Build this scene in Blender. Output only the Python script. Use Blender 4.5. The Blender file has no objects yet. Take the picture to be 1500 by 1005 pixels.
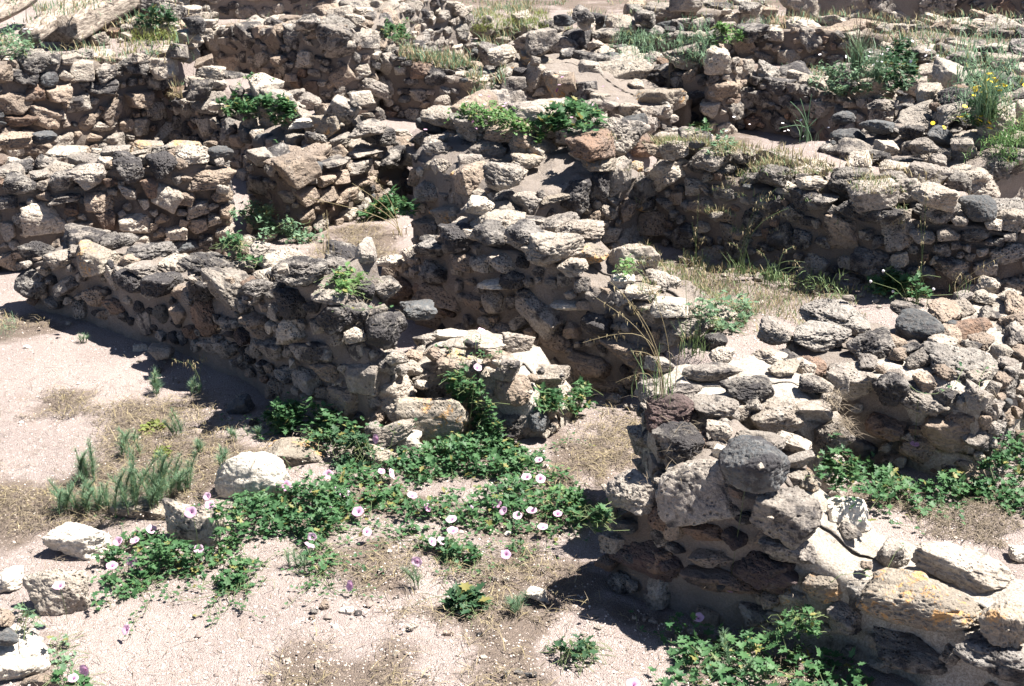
import bpy, bmesh, math, random
import numpy as np
from mathutils import Vector, Matrix, Euler

# ---------------------------------------------------------------- camera, sky, sun, exposure
scene = bpy.context.scene
H = 2.83; TH = math.radians(22.8); FPX = 2083.3
cam_d = bpy.data.cameras.new('camera'); cam = bpy.data.objects.new('camera', cam_d)
scene.collection.objects.link(cam)
cam.location = (0, 0, H); cam.rotation_euler = (math.pi/2 - TH, 0, 0)
cam_d.lens = 50; cam_d.sensor_width = 36; cam_d.sensor_fit = 'HORIZONTAL'
cam_d.clip_start = 0.1; cam_d.clip_end = 2000
scene.camera = cam

SUN_EL = math.radians(63); SUN_AZ = math.radians(6)       # azimuth measured from +X towards +Y
sd = Vector((math.cos(SUN_EL)*math.cos(SUN_AZ), math.cos(SUN_EL)*math.sin(SUN_AZ), math.sin(SUN_EL)))
world = bpy.data.worlds.new("World"); scene.world = world; world.use_nodes = True
wn = world.node_tree; bg = wn.nodes['Background']
sky = wn.nodes.new('ShaderNodeTexSky'); sky.sky_type = 'NISHITA'; sky.sun_disc = False
sky.air_density = .55; sky.dust_density = .3; sky.sun_elevation = SUN_EL; sky.sun_rotation = math.atan2(sd.x, sd.y)
wn.links.new(sky.outputs[0], bg.inputs[0]); bg.inputs[1].default_value = 0.05
sun_d = bpy.data.lights.new('sun', 'SUN'); sun_d.energy = 5.0; sun_d.angle = math.radians(0.5)
sun_d.color = (1.0, 0.95, 0.88)
sun = bpy.data.objects.new('sun', sun_d); scene.collection.objects.link(sun)
sun.rotation_euler = sd.to_track_quat('Z', 'Y').to_euler()
scene.view_settings.view_transform = 'Standard'; scene.view_settings.look = 'None'
scene.view_settings.gamma = 1; scene.view_settings.use_curve_mapping = False
scene.view_settings.exposure = 1.78

rng = np.random.default_rng(11); random.seed(5)
COL = scene.collection

# ---------------------------------------------------------------- numpy noise
def _hash(i, j, k, s):
    n = (i.astype(np.int64)*73856093) ^ (j.astype(np.int64)*19349663) ^ (k.astype(np.int64)*83492791) ^ (s*2654435761 % 4294967291)
    n = (n ^ (n >> 13)) * 1274126177 & 0x7fffffff
    n = (n ^ (n >> 16)) * 668265263 & 0x7fffffff
    return (n & 0xffffff) / float(0xffffff)
def vnoise(p, seed=0):
    i = np.floor(p).astype(np.int64); f = p - i; f = f*f*f*(f*(f*6-15)+10)
    r = 0
    for a in (0, 1):
        wx = f[:, 0] if a else 1-f[:, 0]
        for b in (0, 1):
            wy = f[:, 1] if b else 1-f[:, 1]
            for c in (0, 1):
                wz = f[:, 2] if c else 1-f[:, 2]
                r = r + wx*wy*wz*_hash(i[:, 0]+a, i[:, 1]+b, i[:, 2]+c, seed)
    return r*2-1
def fbm(p, seed=0, octv=4, lac=2.1, gain=.5):
    r = 0; a = 1; t = 0
    for o in range(octv):
        r = r + a*vnoise(p, seed+o*17); t += a; p = p*lac+3.7; a *= gain
    return r/t
def worley(p, seed=0):
    i = np.floor(p).astype(np.int64); best = np.full(len(p), 9.0)
    for a in (-1, 0, 1):
        for b in (-1, 0, 1):
            for c in (-1, 0, 1):
                ci, cj, ck = i[:, 0]+a, i[:, 1]+b, i[:, 2]+c
                d = (ci+_hash(ci, cj, ck, seed)-p[:, 0])**2+(cj+_hash(ci, cj, ck, seed+1)-p[:, 1])**2+(ck+_hash(ci, cj, ck, seed+2)-p[:, 2])**2
                best = np.minimum(best, d)
    return np.sqrt(best)
def sstep(a, b, x):
    t = np.clip((x-a)/(b-a), 0, 1); return t*t*(3-2*t)

# ---------------------------------------------------------------- photograph rays -> places in the world
def ray(px, py):
    u = (px-750)/FPX; v = -(py-502.5)/FPX
    return np.array([u, math.cos(TH)+v*math.sin(TH), -math.sin(TH)+v*math.cos(TH)])
def G(px, py, z=0.0):
    d = ray(px, py); t = (z-H)/d[2]; return np.array([d[0]*t, d[1]*t, z])
def mpp(p):   # metres per photo pixel at point p
    return (p[1]*math.cos(TH) + (H-p[2])*math.sin(TH))/FPX

# ---------------------------------------------------------------- materials
class NT:
    def __init__(s, name):
        s.m = bpy.data.materials.new(name); s.m.use_nodes = True; s.t = s.m.node_tree
        s.b = s.t.nodes['Principled BSDF']; s.out = s.t.nodes['Material Output']
    def n(s, typ, **kw):
        nd = s.t.nodes.new(typ)
        for k, v in kw.items():
            if k.startswith('i_'): nd.inputs[int(k[2:])].default_value = v
            else: setattr(nd, k, v)
        return nd
    def l(s, a, b): s.t.links.new(a, b)
    def math(s, op, a, b=None, c=None, clamp=False):
        nd = s.n('ShaderNodeMath', operation=op); nd.use_clamp = clamp
        for k, v in enumerate((a, b, c)):
            if v is None: continue
            if isinstance(v, (int, float)): nd.inputs[k].default_value = v
            else: s.l(v, nd.inputs[k])
        return nd.outputs[0]
    def mix(s, f, a, b, typ='MIX'):
        nd = s.n('ShaderNodeMix', data_type='RGBA', blend_type=typ)
        for k, v in ((0, f), (6, a), (7, b)):
            if isinstance(v, (int, float)): nd.inputs[k].default_value = v
            elif isinstance(v, tuple): nd.inputs[k].default_value = (*v, 1)
            else: s.l(v, nd.inputs[k])
        return nd.outputs[2]
    def noise(s, vec, scale, detail=4, rough=.55, dist=0):
        nd = s.n('ShaderNodeTexNoise'); nd.inputs['Scale'].default_value = scale
        nd.inputs['Detail'].default_value = detail; nd.inputs['Roughness'].default_value = rough
        nd.inputs['Distortion'].default_value = dist; s.l(vec, nd.inputs['Vector']); return nd.outputs['Fac']
    def vor(s, vec, scale, feature='F1', out='Distance'):
        nd = s.n('ShaderNodeTexVoronoi', feature=feature); nd.inputs['Scale'].default_value = scale
        s.l(vec, nd.inputs['Vector']); return nd.outputs[out]
    def ramp(s, f, lo, hi, a=0.0, b=1.0):
        nd = s.n('ShaderNodeMapRange', interpolation_type='SMOOTHSTEP')
        s.l(f, nd.inputs[0]); nd.inputs[1].default_value = lo; nd.inputs[2].default_value = hi
        nd.inputs[3].default_value = a; nd.inputs[4].default_value = b; return nd.outputs[0]
    def bump(s, h, strength, dist, prev=None):
        nd = s.n('ShaderNodeBump'); nd.inputs['Strength'].default_value = strength; nd.inputs['Distance'].default_value = dist
        s.l(h, nd.inputs['Height'])
        if prev is not None: s.l(prev, nd.inputs['Normal'])
        return nd.outputs[0]

def stone_mat(name, c1, c2, crust=.5, crustcol=(.045, .042, .045), pit=.6, lichen=.66, white=.5, bumpd=.012, rough=.9, lich_col=(.55, .31, .12)):
    t = NT(name)
    geo = t.n('ShaderNodeNewGeometry'); oi = t.n('ShaderNodeObjectInfo')
    off = t.n('ShaderNodeVectorMath', operation='SCALE'); off.inputs[0].default_value = (37, 71, 53); t.l(oi.outputs['Random'], off.inputs[3])
    ad = t.n('ShaderNodeVectorMath', operation='ADD'); t.l(geo.outputs['Position'], ad.inputs[0]); t.l(off.outputs[0], ad.inputs[1])
    P = ad.outputs[0]
    big = t.noise(P, 5, 3); mid = t.noise(P, 19, 6, .65); fine = t.noise(P, 75, 5, .7)
    base = t.mix(t.ramp(big, .35, .65), c1, c2)
    # value changes from stone to stone
    rv = t.math('MULTIPLY_ADD', oi.outputs['Random'], .30, .50)
    sc = t.n('ShaderNodeVectorMath', operation='SCALE'); t.l(base, sc.inputs[0]); t.l(rv, sc.inputs[3])
    base = sc.outputs[0]
    base = t.mix(t.ramp(mid, .5, .75, 0, white), base, (.47, .44, .40))
    base = t.mix(t.ramp(fine, .35, .62, .5, 0), base, (.12, .10, .085), 'MIX')
    # dark lichen crust
    r2 = t.math('FRACT', t.math('MULTIPLY', oi.outputs['Random'], 17.3))
    cn = t.noise(P, 11, 8, .72, .3)
    th = t.math('MULTIPLY_ADD', r2, -.16, .72-crust*.32)
    cm = t.math('MULTIPLY', t.math('SUBTRACT', cn, th), 11, clamp=True)
    cm = t.math('MULTIPLY', cm, .9)
    base = t.mix(cm, base, crustcol)
    # orange lichen
    ln = t.noise(P, 17, 9, .78, .2); lg = t.noise(P, 3.1, 2)
    lm = t.math('MULTIPLY', t.ramp(ln, lichen+.01, lichen+.035), t.ramp(lg, .47, .56))
    base = t.mix(t.math('MULTIPLY', lm, .8), base, lich_col)
    # pits
    v = t.vor(P, 62); vm = t.noise(P, 9, 3)
    pm = t.math('MULTIPLY', t.ramp(v, .05, .42, 1, 0), t.ramp(vm, .42, .6))
    base = t.mix(t.math('MULTIPLY', pm, pit), base, (.05, .04, .035))
    t.l(base, t.b.inputs['Base Color']); t.b.inputs['Roughness'].default_value = rough
    t.b.inputs['Specular IOR Level'].default_value = .25
    hgt = t.math('SUBTRACT', t.math('ADD', mid, t.math('MULTIPLY', fine, .45)), t.math('MULTIPLY', pm, pit*.8))
    hgt = t.math('SUBTRACT', hgt, t.math('MULTIPLY', cm, .15))
    t.l(t.bump(hgt, 1.0, bumpd*2.2), t.b.inputs['Normal'])
    return t.m

def mortar_mat(name, c1, c2, bumpd=.01):
    t = NT(name); geo = t.n('ShaderNodeNewGeometry'); P = geo.outputs['Position']
    big = t.noise(P, 3.2, 4); mid = t.noise(P, 16, 6, .7); fine = t.noise(P, 110, 4, .75)
    base = t.mix(t.ramp(big, .35, .65), c1, c2)
    base = t.mix(t.ramp(mid, .52, .75, 0, .6), base, (.22, .17, .125))
    base = t.mix(t.ramp(fine, .4, .6, .55, 0), base, (.17, .14, .11))
    cn = t.noise(P, 8, 8, .75, .4); base = t.mix(t.ramp(cn, .6, .68, 0, .6), base, (.07, .06, .055))
    t.l(base, t.b.inputs['Base Color']); t.b.inputs['Roughness'].default_value = .95
    t.b.inputs['Specular IOR Level'].default_value = .15
    h = t.math('ADD', mid, t.math('MULTIPLY', fine, .5))
    t.l(t.bump(h, 1.0, bumpd*2), t.b.inputs['Normal']); return t.m

M = {}
M['lime'] = stone_mat('grey limestone', (.58, .515, .44), (.40, .355, .315), crust=.36)
M['pale'] = stone_mat('pale limestone', (.72, .635, .53), (.56, .48, .40), crust=.05, lichen=.68, white=.75)
M['tan'] = stone_mat('tan sandstone', (.54, .425, .325), (.43, .34, .27), crust=.12, white=.35)
M['rust'] = stone_mat('reddish stone', (.34, .22, .155), (.27, .20, .16), crust=.1, white=.15)
M['dark'] = stone_mat('black crusted limestone', (.46, .42, .38), (.30, .28, .26), crust=.62, pit=.7, white=.9)
M['pitted'] = stone_mat('pitted limestone', (.52, .475, .42), (.36, .33, .30), crust=.45, pit=.9, bumpd=.018, white=.9)
M['basalt'] = stone_mat('blue grey basalt', (.10, .108, .115), (.135, .148, .158), crust=.3, pit=.3, lichen=.8, white=.4, bumpd=.007)
M['purple'] = stone_mat('dark reddish basalt', (.15, .10, .095), (.12, .09, .09), crust=.1, pit=.5, lichen=.85, white=.15)
M['cream'] = stone_mat('cream limestone', (.95, .88, .76), (.86, .78, .66), crust=-.15, pit=.15, lichen=.75, white=.25, bumpd=.007)
M['lichen'] = stone_mat('orange lichened limestone', (.58, .50, .40), (.44, .38, .31), crust=.15, lichen=.52, pit=.4, white=.6)
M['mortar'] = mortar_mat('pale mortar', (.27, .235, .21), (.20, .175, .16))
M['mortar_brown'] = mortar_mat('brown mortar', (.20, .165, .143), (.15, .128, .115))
M['mortar_white'] = mortar_mat('white lime mortar', (.52, .475, .42), (.42, .38, .33))

# ---------------------------------------------------------------- mesh helpers
def mesh_np(name, V, F, mat, smooth=True):
    """V (n,3), F (m,k) same-size polygons"""
    me = bpy.data.meshes.new(name)
    V = np.asarray(V, np.float32); F = np.asarray(F, np.int32)
    me.vertices.add(len(V)); me.vertices.foreach_set('co', V.ravel())
    k = F.shape[1]; me.loops.add(F.size); me.loops.foreach_set('vertex_index', F.ravel())
    me.polygons.add(len(F)); me.polygons.foreach_set('loop_start', np.arange(0, F.size, k, dtype=np.int32))
    me.polygons.foreach_set('loop_total', np.full(len(F), k, np.int32))
    if smooth: me.polygons.foreach_set('use_smooth', np.ones(len(F), bool))
    me.update(); me.validate()
    if mat is not None: me.materials.append(mat)
    return me
def link(name, me, parent=None, loc=None, label=None, cat=None, group=None, kind=None):
    o = bpy.data.objects.new(name, me); COL.objects.link(o)
    if loc is not None: o.location = loc
    if parent is not None:
        o.parent = parent
        if loc is None: o.matrix_parent_inverse = Matrix.Translation(-parent.location)
    if label: o['label'] = label
    if cat: o['category'] = cat
    if group: o['group'] = group
    if kind: o['kind'] = kind
    return o
def thing(name, label, cat, loc, group=None):
    o = bpy.data.objects.new(name, None); COL.objects.link(o); o.location = loc
    o.empty_display_size = .1; o['label'] = label; o['category'] = cat
    if group: o['group'] = group
    return o

# ---------------------------------------------------------------- stone shapes shared between stones
def ico(sub):
    bm = bmesh.new(); bmesh.ops.create_icosphere(bm, subdivisions=sub, radius=1)
    V = np.array([v.co[:] for v in bm.verts]); F = np.array([[v.index for v in f.verts] for f in bm.faces]); bm.free()
    return V/np.linalg.norm(V, axis=1)[:, None], F
ICO = {s: ico(s) for s in (3, 5, 6)}
def stone_shape(kind, sub, seed):
    r = np.random.default_rng(seed); D, F = ICO[sub]
    if kind == 'smooth': npl, p, amp, pits = 12, 7, .055, .015
    elif kind == 'angular': npl, p, amp, pits = 8, 22, .05, .02
    elif kind == 'slab': npl, p, amp, pits = 7, 18, .05, .02
    elif kind == 'pitted': npl, p, amp, pits = 10, 11, .08, .09
    else: npl, p, amp, pits = 9, 15, .075, .04
    N = r.normal(size=(npl, 3)); N /= np.linalg.norm(N, axis=1)[:, None]
    N = np.vstack([N, [[1, 0, 0], [-1, 0, 0], [0, 1, 0], [0, -1, 0], [0, 0, 1], [0, 0, -1]]])
    N[npl:] += r.normal(size=(6, 3))*.22; N /= np.linalg.norm(N, axis=1)[:, None]
    dist = r.uniform(.72, 1.05, len(N))
    q = np.maximum(D@N.T, 0)/dist
    rad = (q**p).sum(1)**(-1/p)
    V = D*rad[:, None]
    n1 = fbm(V*1.3+seed, seed, 3)*amp*1.6
    n2 = fbm(V*4+seed, seed+5, 4, 2.1, .6)*amp*1.5
    rid = (1-np.abs(vnoise(V*2.6+seed*1.3, seed+9)))**6*amp*.9
    V = V + D*(n1+n2-rid)[:, None]
    if pits:
        w = worley(V*5.5+seed, seed); m = sstep(-.1, .35, vnoise(V*1.7+seed, seed+3))
        V -= D*(pits*sstep(.5, .12, w)*m)[:, None]
        w = worley(V*11+seed, seed+7)
        V -= D*(pits*.5*sstep(.45, .1, w))[:, None]
    ext = np.abs(V).max(0); V = V/ext
    return V, F
SH = {}
for kd, nh in (('rough', 9), ('pitted', 5), ('smooth', 4), ('angular', 5), ('slab', 3)):
    SH[kd, 'hi'] = [mesh_np(kd+'_stone', *stone_shape(kd, 6, 100+7*i+hash(len(kd)) % 50), M['lime']) for i in range(nh)]
for kd, nh in (('rough', 10), ('pitted', 3), ('smooth', 4), ('angular', 6), ('slab', 3)):
    SH[kd, 'lo'] = [mesh_np(kd+'_stone', *stone_shape(kd, 5, 400+11*i+len(kd)), M['lime']) for i in range(nh)]
KINDOF = {'basalt': 'smooth', 'purple': 'rough', 'cream': 'angular', 'pitted': 'pitted', 'dark': 'pitted'}

# ---------------------------------------------------------------- height map of everything solid (to stand plants on it)
HX0, HY0, HC = -8.5, 2.0, .02
HW, HN = 850, 850
HM = np.zeros((HN, HW))
gx = HX0+(np.arange(HW)+.5)*HC; gy = HY0+(np.arange(HN)+.5)*HC
def hsample(x, y):
    i = np.clip(((np.asarray(x)-HX0)/HC).astype(int), 0, HW-1); j = np.clip(((np.asarray(y)-HY0)/HC).astype(int), 0, HN-1)
    return HM[j, i]
def hsplat(P, r=1):
    i = ((P[:, 0]-HX0)/HC).astype(int); j = ((P[:, 1]-HY0)/HC).astype(int)
    for a in range(-r, r+1):
        for b in range(-r, r+1):
            ii, jj = i+a, j+b; ok = (ii >= 0) & (ii < HW) & (jj >= 0) & (jj < HN)
            np.maximum.at(HM, (jj[ok], ii[ok]), P[ok, 2])
def hit(px, py):
    """first place on the built surfaces seen at a photo pixel"""
    d = ray(px, py); t = np.arange(3.2, 22, .015); X = d[0]*t; Y = d[1]*t; Z = H+d[2]*t
    k = np.nonzero(Z <= hsample(X, Y))[0]
    if len(k) == 0: return G(px, py, 0)
    i = k[0]
    if hsample(X[i], Y[i])-Z[i] > .06: i = max(i-4, 0)      # an upright face: stand at its foot
    return np.array([X[i], Y[i], hsample(X[i], Y[i])])

# ---------------------------------------------------------------- the ground: one sheet with raised room floors
def poly_sd(X, Y, poly):
    """signed distance, positive inside"""
    d = np.full(X.shape, 1e9); ins = np.zeros(X.shape, bool); n = len(poly)
    for k in range(n):
        ax, ay = poly[k]; bx, by = poly[(k+1) % n]
        ex, ey = bx-ax, by-ay; L = ex*ex+ey*ey+1e-9
        t = np.clip(((X-ax)*ex+(Y-ay)*ey)/L, 0, 1)
        d = np.minimum(d, (X-ax-t*ex)**2+(Y-ay-t*ey)**2)
        c = ((ay > Y) != (by > Y)) & (X < (bx-ax)*(Y-ay)/(by-ay+1e-12)+ax); ins ^= c
    d = np.sqrt(d); return np.where(ins, d, -d)
TERR = [  # (floor height, edge softness, outline in photo pixels on that floor)
    (.20, .10, [(1170, 730), (1240, 650), (1330, 660), (1560, 640), (1700, 900), (1480, 860), (1320, 800), (1240, 790)]),
    (.33, .12, [(880, 405), (955, 345), (1100, 355), (1300, 395), (1600, 420), (1600, 530), (1240, 500), (1100, 540), (1000, 520), (930, 440)]),
    (.66, .12, [(985, 262), (1140, 290), (1300, 312), (1425, 316), (1425, 235), (1418, 215), (1200, 205), (1000, 222)]),
    (.70, .20, [(-500, 88), (0, 80), (150, 72), (240, 64), (268, 56), (275, 20), (250, -60), (-500, -60)]),
    (.30, .25, [(600, 190), (700, 200), (900, 222), (985, 205), (860, 185), (740, 165), (640, 165)]),
    (.26, .12, [(300, 150), (340, 135), (430, 145), (550, 182), (520, 200), (450, 205), (390, 185), (330, 165)]),
    (.48, .12, [(285, 100), (360, 115), (430, 140), (390, 148), (320, 135), (285, 120)]),
    (.25, .5, [(1250, 150), (1300, 70), (1340, 40), (1700, 40), (1700, 190), (1420, 175)]),
]
TERRW = [(z, s, [tuple(G(px, py, z)[:2]) for px, py in pl]) for z, s, pl in TERR]
def terrain(X, Y):
    z = np.zeros(X.shape)
    for h, s, pl in TERRW:
        z = np.maximum(z, h*sstep(-s, s*.3, poly_sd(X, Y, pl)))
    P = np.stack([X.ravel(), Y.ravel(), np.zeros(X.size)], 1)
    n = fbm(P*1.1, 3, 3)*.035 + fbm(P*6, 8, 3)*.008
    fade = np.where(np.hypot(X, Y) > 30, 0, 1).ravel()
    return z + (n*fade).reshape(X.shape)
HX, HY = np.meshgrid(gx, gy); HM[:] = terrain(HX, HY)

# ---------------------------------------------------------------- rubble walls
def pick(r, w):
    ks = list(w); p = np.array([w[k] for k in ks], float); return ks[r.choice(len(ks), p=p/p.sum())]
class Wall:
    n_parts = 0
    def __init__(s, label, foot, top=None, z0=0, T=.45, hts=None, rear=0, seed=1, smax=.26, smin=None, mix=None,
                 mortar='mortar', heroes=(), topsize=None, batter=.03, dens=1.0, cat='ruined wall', res=None, name='stone_ruin', proud=.36, rough=1.0, Tend=None, base=None, tdens=1.0, vmin=.02):
        s.tdens = tdens; s.vmin = vmin
        s.base = z0 if base is None else base; s.r = np.random.default_rng(seed); s.z0 = z0
        W = np.array([G(px, py, z0)[:2] for px, py in foot]); s.W = W
        seg = np.linalg.norm(np.diff(W, axis=0), axis=1); s.U = np.concatenate([[0], np.cumsum(seg)]); s.L = s.U[-1]
        s.T0 = T; s.T1 = T if Tend is None else Tend
        if top is not None:
            us, zs = [], []
            for px, py in top:
                d = ray(px, py); best = None
                for k in range(len(W)-1):
                    a, b = W[k], W[k+1]; e = b-a
                    A = np.array([[d[0], -e[0]], [d[1], -e[1]]])
                    try: t, q = np.linalg.solve(A, a)
                    except Exception: continue
                    lo = -9 if k == 0 else 0; hi = 9 if k == len(W)-2 else 1
                    if t > 0 and lo <= q <= hi: best = (s.U[k]+q*seg[k], H+d[2]*t); break
                if best: us.append(best[0]); zs.append(best[1])
            o = np.argsort(us); s.hu = np.array(us)[o]; s.hz = np.array(zs)[o]
        else:
            s.hu = np.linspace(0, s.L, len(hts)); s.hz = np.array(hts)+z0
        s.rear = rear; s.batter = batter
        mid = s.pt(s.L/2, 0)
        s.root = thing(name, label, cat, (float(mid[0]), float(mid[1]), z0))
        s.occ = []; s.stones = []
        scale = 1/mpp(np.array([*mid[:2], z0+.3])); s.scale = scale
        near = mid[1] < 8.2; s.lod = 'hi' if near else 'lo'
        smax *= 1.18
        if smin is None: smin = max(.055, 13/scale)
        if mix is None: mix = dict(lime=5, pale=3, tan=2, pitted=2, dark=1.5, rust=.5, basalt=.25)
        s.core(res or (.022 if near else .035), M[mortar], rough)
        for h in heroes: s.hero(*h)
        s.fill(smax, smin, mix, topsize, dens, proud)
        s.finish()
    def h(s, u): return np.interp(u, s.hu, s.hz)
    def Tt(s, u): return s.T0+(s.T1-s.T0)*np.clip(u/s.L, 0, 1)
    def frame(s, u):
        x = np.interp(u, s.U, s.W[:, 0]); y = np.interp(u, s.U, s.W[:, 1]); e = .12
        u0, u1 = np.maximum(u-e, 0), np.minimum(u+e, s.L)
        dx = np.interp(u1, s.U, s.W[:, 0])-np.interp(u0, s.U, s.W[:, 0]); dy = np.interp(u1, s.U, s.W[:, 1])-np.interp(u0, s.U, s.W[:, 1])
        l = np.hypot(dx, dy)+1e-9; return x, y, dx/l, dy/l
    def pt(s, u, t, z=None):
        x, y, dx, dy = s.frame(np.asarray(u, float)); X = x-dy*t; Y = y+dx*t
        if z is None: z = np.full(np.shape(X), s.z0)
        return np.stack([X, Y, np.broadcast_to(z, np.shape(X))], -1)
    def topz(s, u, t):
        return s.h(u)+s.rear*np.clip(t/s.Tt(u), 0, 1)
    def core(s, res, mat, rough):
        nu = max(6, int(s.L/res)); us = np.linspace(0, s.L, nu)
        hm = float(np.mean(s.hz)-s.z0); T = max(s.T0, s.T1); nf = max(5, int(hm/res)); nt = max(5, int(T/res))
        prof = [(0, k/nf, 0) for k in range(nf)]+[(k/nt, 1, 1) for k in range(nt+1)]+[(1, 1-k/4, 0) for k in range(1, 5)]
        prof = np.array(prof); m = len(prof)
        UU = np.repeat(us, m); PT = np.tile(prof[:, 0], nu); PZ = np.tile(prof[:, 1], nu)
        inset = .03
        tt = PT*s.Tt(UU); hh = s.topz(UU, tt)-s.z0
        zb = s.base-s.z0-.12; z = s.z0+zb+PZ*(hh-zb-inset)
        tt = inset*.8+tt*(1-1.6*inset/np.maximum(s.Tt(UU), .1)) + s.batter*PZ*(PT < .5) - s.batter*PZ*(PT > .5)
        # round the shoulders
        sh = .035; dt = np.minimum(tt, s.Tt(UU)-tt); z -= np.where(PZ > .99, sh*np.clip(1-dt/sh, 0, 1)**2*.8, 0)
        ed = np.minimum(UU, s.L-UU); eu = np.clip(ed/.07, 0, 1); z -= (PZ > .5)*(1-eu)**2*.06*PZ
        P = s.pt(UU, tt, z)
        x, y, dx, dy = s.frame(UU)
        n1 = fbm(P*4.2, 21, 3)*.035*rough+fbm(P*14, 31, 3, 2.1, .6)*.016*rough
        wl = worley(P*9, 5); n1 -= sstep(.2, .55, wl)*.012*rough
        out = np.stack([np.where(PT < .5, dy, -dy)*(PZ < .999), np.where(PT < .5, -dx, dx)*(PZ < .999), np.where(PZ > .9, 1, 0.)], -1)
        P = P+out*n1[:, None]
        hsplat(P[PZ > .99], 1)
        V = [P]; I = np.arange(nu*m).reshape(nu, m)
        F = np.stack([I[:-1, :-1], I[1:, :-1], I[1:, 1:], I[:-1, 1:]], -1).reshape(-1, 4)
        # close both ends with rows that shrink into the wall
        extra = []; Fs = [F]; base = nu*m; R = 6
        for end, row in ((0, P[:m]), (1, P[-m:])):
            c = row.mean(0); c[2] = s.z0
            prev = I[0] if end == 0 else I[-1]
            for k in range(1, R+1):
                f = 1-k/R
                ring = c+(row-c)*np.array([f, f, 1]); ring[:, 2] = np.where(prof[:, 1] > .99, ring[:, 2], ring[:, 2])
                bulge = fbm(ring*9, 77, 4)*.05*min(1, k/2)
                sx, sy, ddx, ddy = s.frame(np.array([0. if end == 0 else s.L])); sg = -1 if end == 0 else 1
                ring[:, 0] += sg*ddx[0]*(bulge+.012*k/R); ring[:, 1] += sg*ddy[0]*(bulge+.012*k/R)
                idx = np.arange(base, base+m); base += m; extra.append(ring)
                q = np.stack([prev[:-1], prev[1:], idx[1:], idx[:-1]], -1); Fs.append(q if end == 0 else q[:, ::-1]); prev = idx
        V = np.vstack(V+extra)
        me = mesh_np('mortar', V-np.array([*s.root.location]), np.vstack(Fs), mat)
        o = link('mortar', me, None); o.parent = s.root
    def add(s, p, dims, yaw, roll, mat, kind=None, name='stone', label=None, tilt=0, lod=None, fixed=False):
        r = s.r; lod = lod or s.lod; kind = kind or KINDOF.get(mat) or pick(r, dict(rough=4, angular=2, pitted=1))
        lst = SH[kind, lod]; me = lst[r.integers(len(lst))]
        s.stones.append((max(dims), p, dims, yaw, roll, tilt, mat, me, name, label, fixed))
        s.occ.append((*p, .5*(dims[0]+dims[2])*.5*1.0))
        a = np.linspace(-.8, .8, 9); A, B = np.meshgrid(a, a); A = A.ravel(); B = B.ravel(); k = A*A+B*B < .75; A, B = A[k], B[k]
        cy, sy = math.cos(yaw), math.sin(yaw)
        X = p[0]+cy*A*dims[0]/2-sy*B*dims[1]/2; Y = p[1]+sy*A*dims[0]/2+cy*B*dims[1]/2; Z = p[2]+np.sqrt(1-A*A-B*B)*dims[2]/2*.93
        hsplat(np.stack([X, Y, Z], 1), 0 if dims[0] < .12 else 1)
    def hero(s, mode, px, py, w, h, mat, rot=0, label=None, kind=None, lift=0):
        d = ray(px, py)
        if mode == 'f':
            best = None
            for k in range(len(s.W)-1):
                a, b = s.W[k], s.W[k+1]; e = b-a
                t, q = np.linalg.solve(np.array([[d[0], -e[0]], [d[1], -e[1]]]), a)
                lo = -9 if k == 0 else 0; hi = 9 if k == len(s.W)-2 else 1
                if t > 0 and lo <= q <= hi: best = (t, k, q)
            if best is None: return
            t, k, q = best; u = s.U[k]+q*(s.U[k+1]-s.U[k]); p = np.array([d[0]*t, d[1]*t, H+d[2]*t])
            m = mpp(p); x, y, dx, dy = s.frame(u)
            W_ = w*m/max(.6, abs(dx)); H_ = h*m/.93; D_ = min(.24, max(.12, .85*W_, .6*H_)); D_ = min(D_, .9*max(W_, H_)+.03)
            p = p + np.array([-dy, dx, 0])*(D_*.24 + s.batter*.4)
            s.add(p, (W_, D_, H_), math.atan2(dy, dx), math.radians(-rot), mat, kind=kind, label=label, fixed=True)
        else:
            # on the top: find where the ray meets the top surface
            best = None
            for t in np.arange(3.5, 18, .01):
                X, Y, Z = d[0]*t, d[1]*t, H+d[2]*t
                k = np.argmin([np.hypot(*(s.W[i]+(s.W[i+1]-s.W[i])*np.clip(np.dot(np.array([X, Y])-s.W[i], s.W[i+1]-s.W[i])/np.dot(s.W[i+1]-s.W[i], s.W[i+1]-s.W[i]), 0, 1)-np.array([X, Y]))) for i in range(len(s.W)-1)])
                e = s.W[k+1]-s.W[k]; q = np.dot(np.array([X, Y])-s.W[k], e)/np.dot(e, e); u = s.U[k]+np.clip(q, 0, 1)*(s.U[k+1]-s.U[k])
                if Z <= s.h(u)+s.rear*.5+lift: best = (X, Y, Z, u); break
            if best is None: return
            p = np.array(best[:3]); x, y, dx, dy = s.frame(best[3]); off = -dy*(p[0]-x)+dx*(p[1]-y)
            if off < .04:   # it stands over the front edge: slide it along the sight line onto the wall
                t = best[1]/d[1]
                for _ in range(200):
                    t += .01; p = d*t; o2 = -dy*(p[0]-x)+dx*(p[1]-y)
                    if o2 >= .04: break
                p = np.array([p[0], p[1], H+p[2]])
            m = mpp(p); x, y, dx, dy = s.frame(best[3]); dep = math.atan2(H-p[2], p[1])
            W_ = w*m; H_ = .74*h*m/math.cos(dep); D_ = float(np.clip(.55*h*m/math.sin(dep), .5*W_, .9*W_))
            if kind == 'slab': H_ *= .6
            yaw = math.atan2(dy, dx)*(.6 if w > h*1.2 else .2)
            if abs(yaw) > 1.2: yaw = 0
            s.add(p+np.array([0, D_*.08, -H_*.04]), (W_, D_, H_), yaw, math.radians(-rot), mat, kind=kind, label=label, name='stone', fixed=True)
    def free(s, p, rad, k=.80):
        if not s.occ: return True
        O = np.array(s.occ); return bool((np.linalg.norm(O[:, :3]-p, axis=1) > k*(O[:, 3]+rad)).all())
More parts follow.
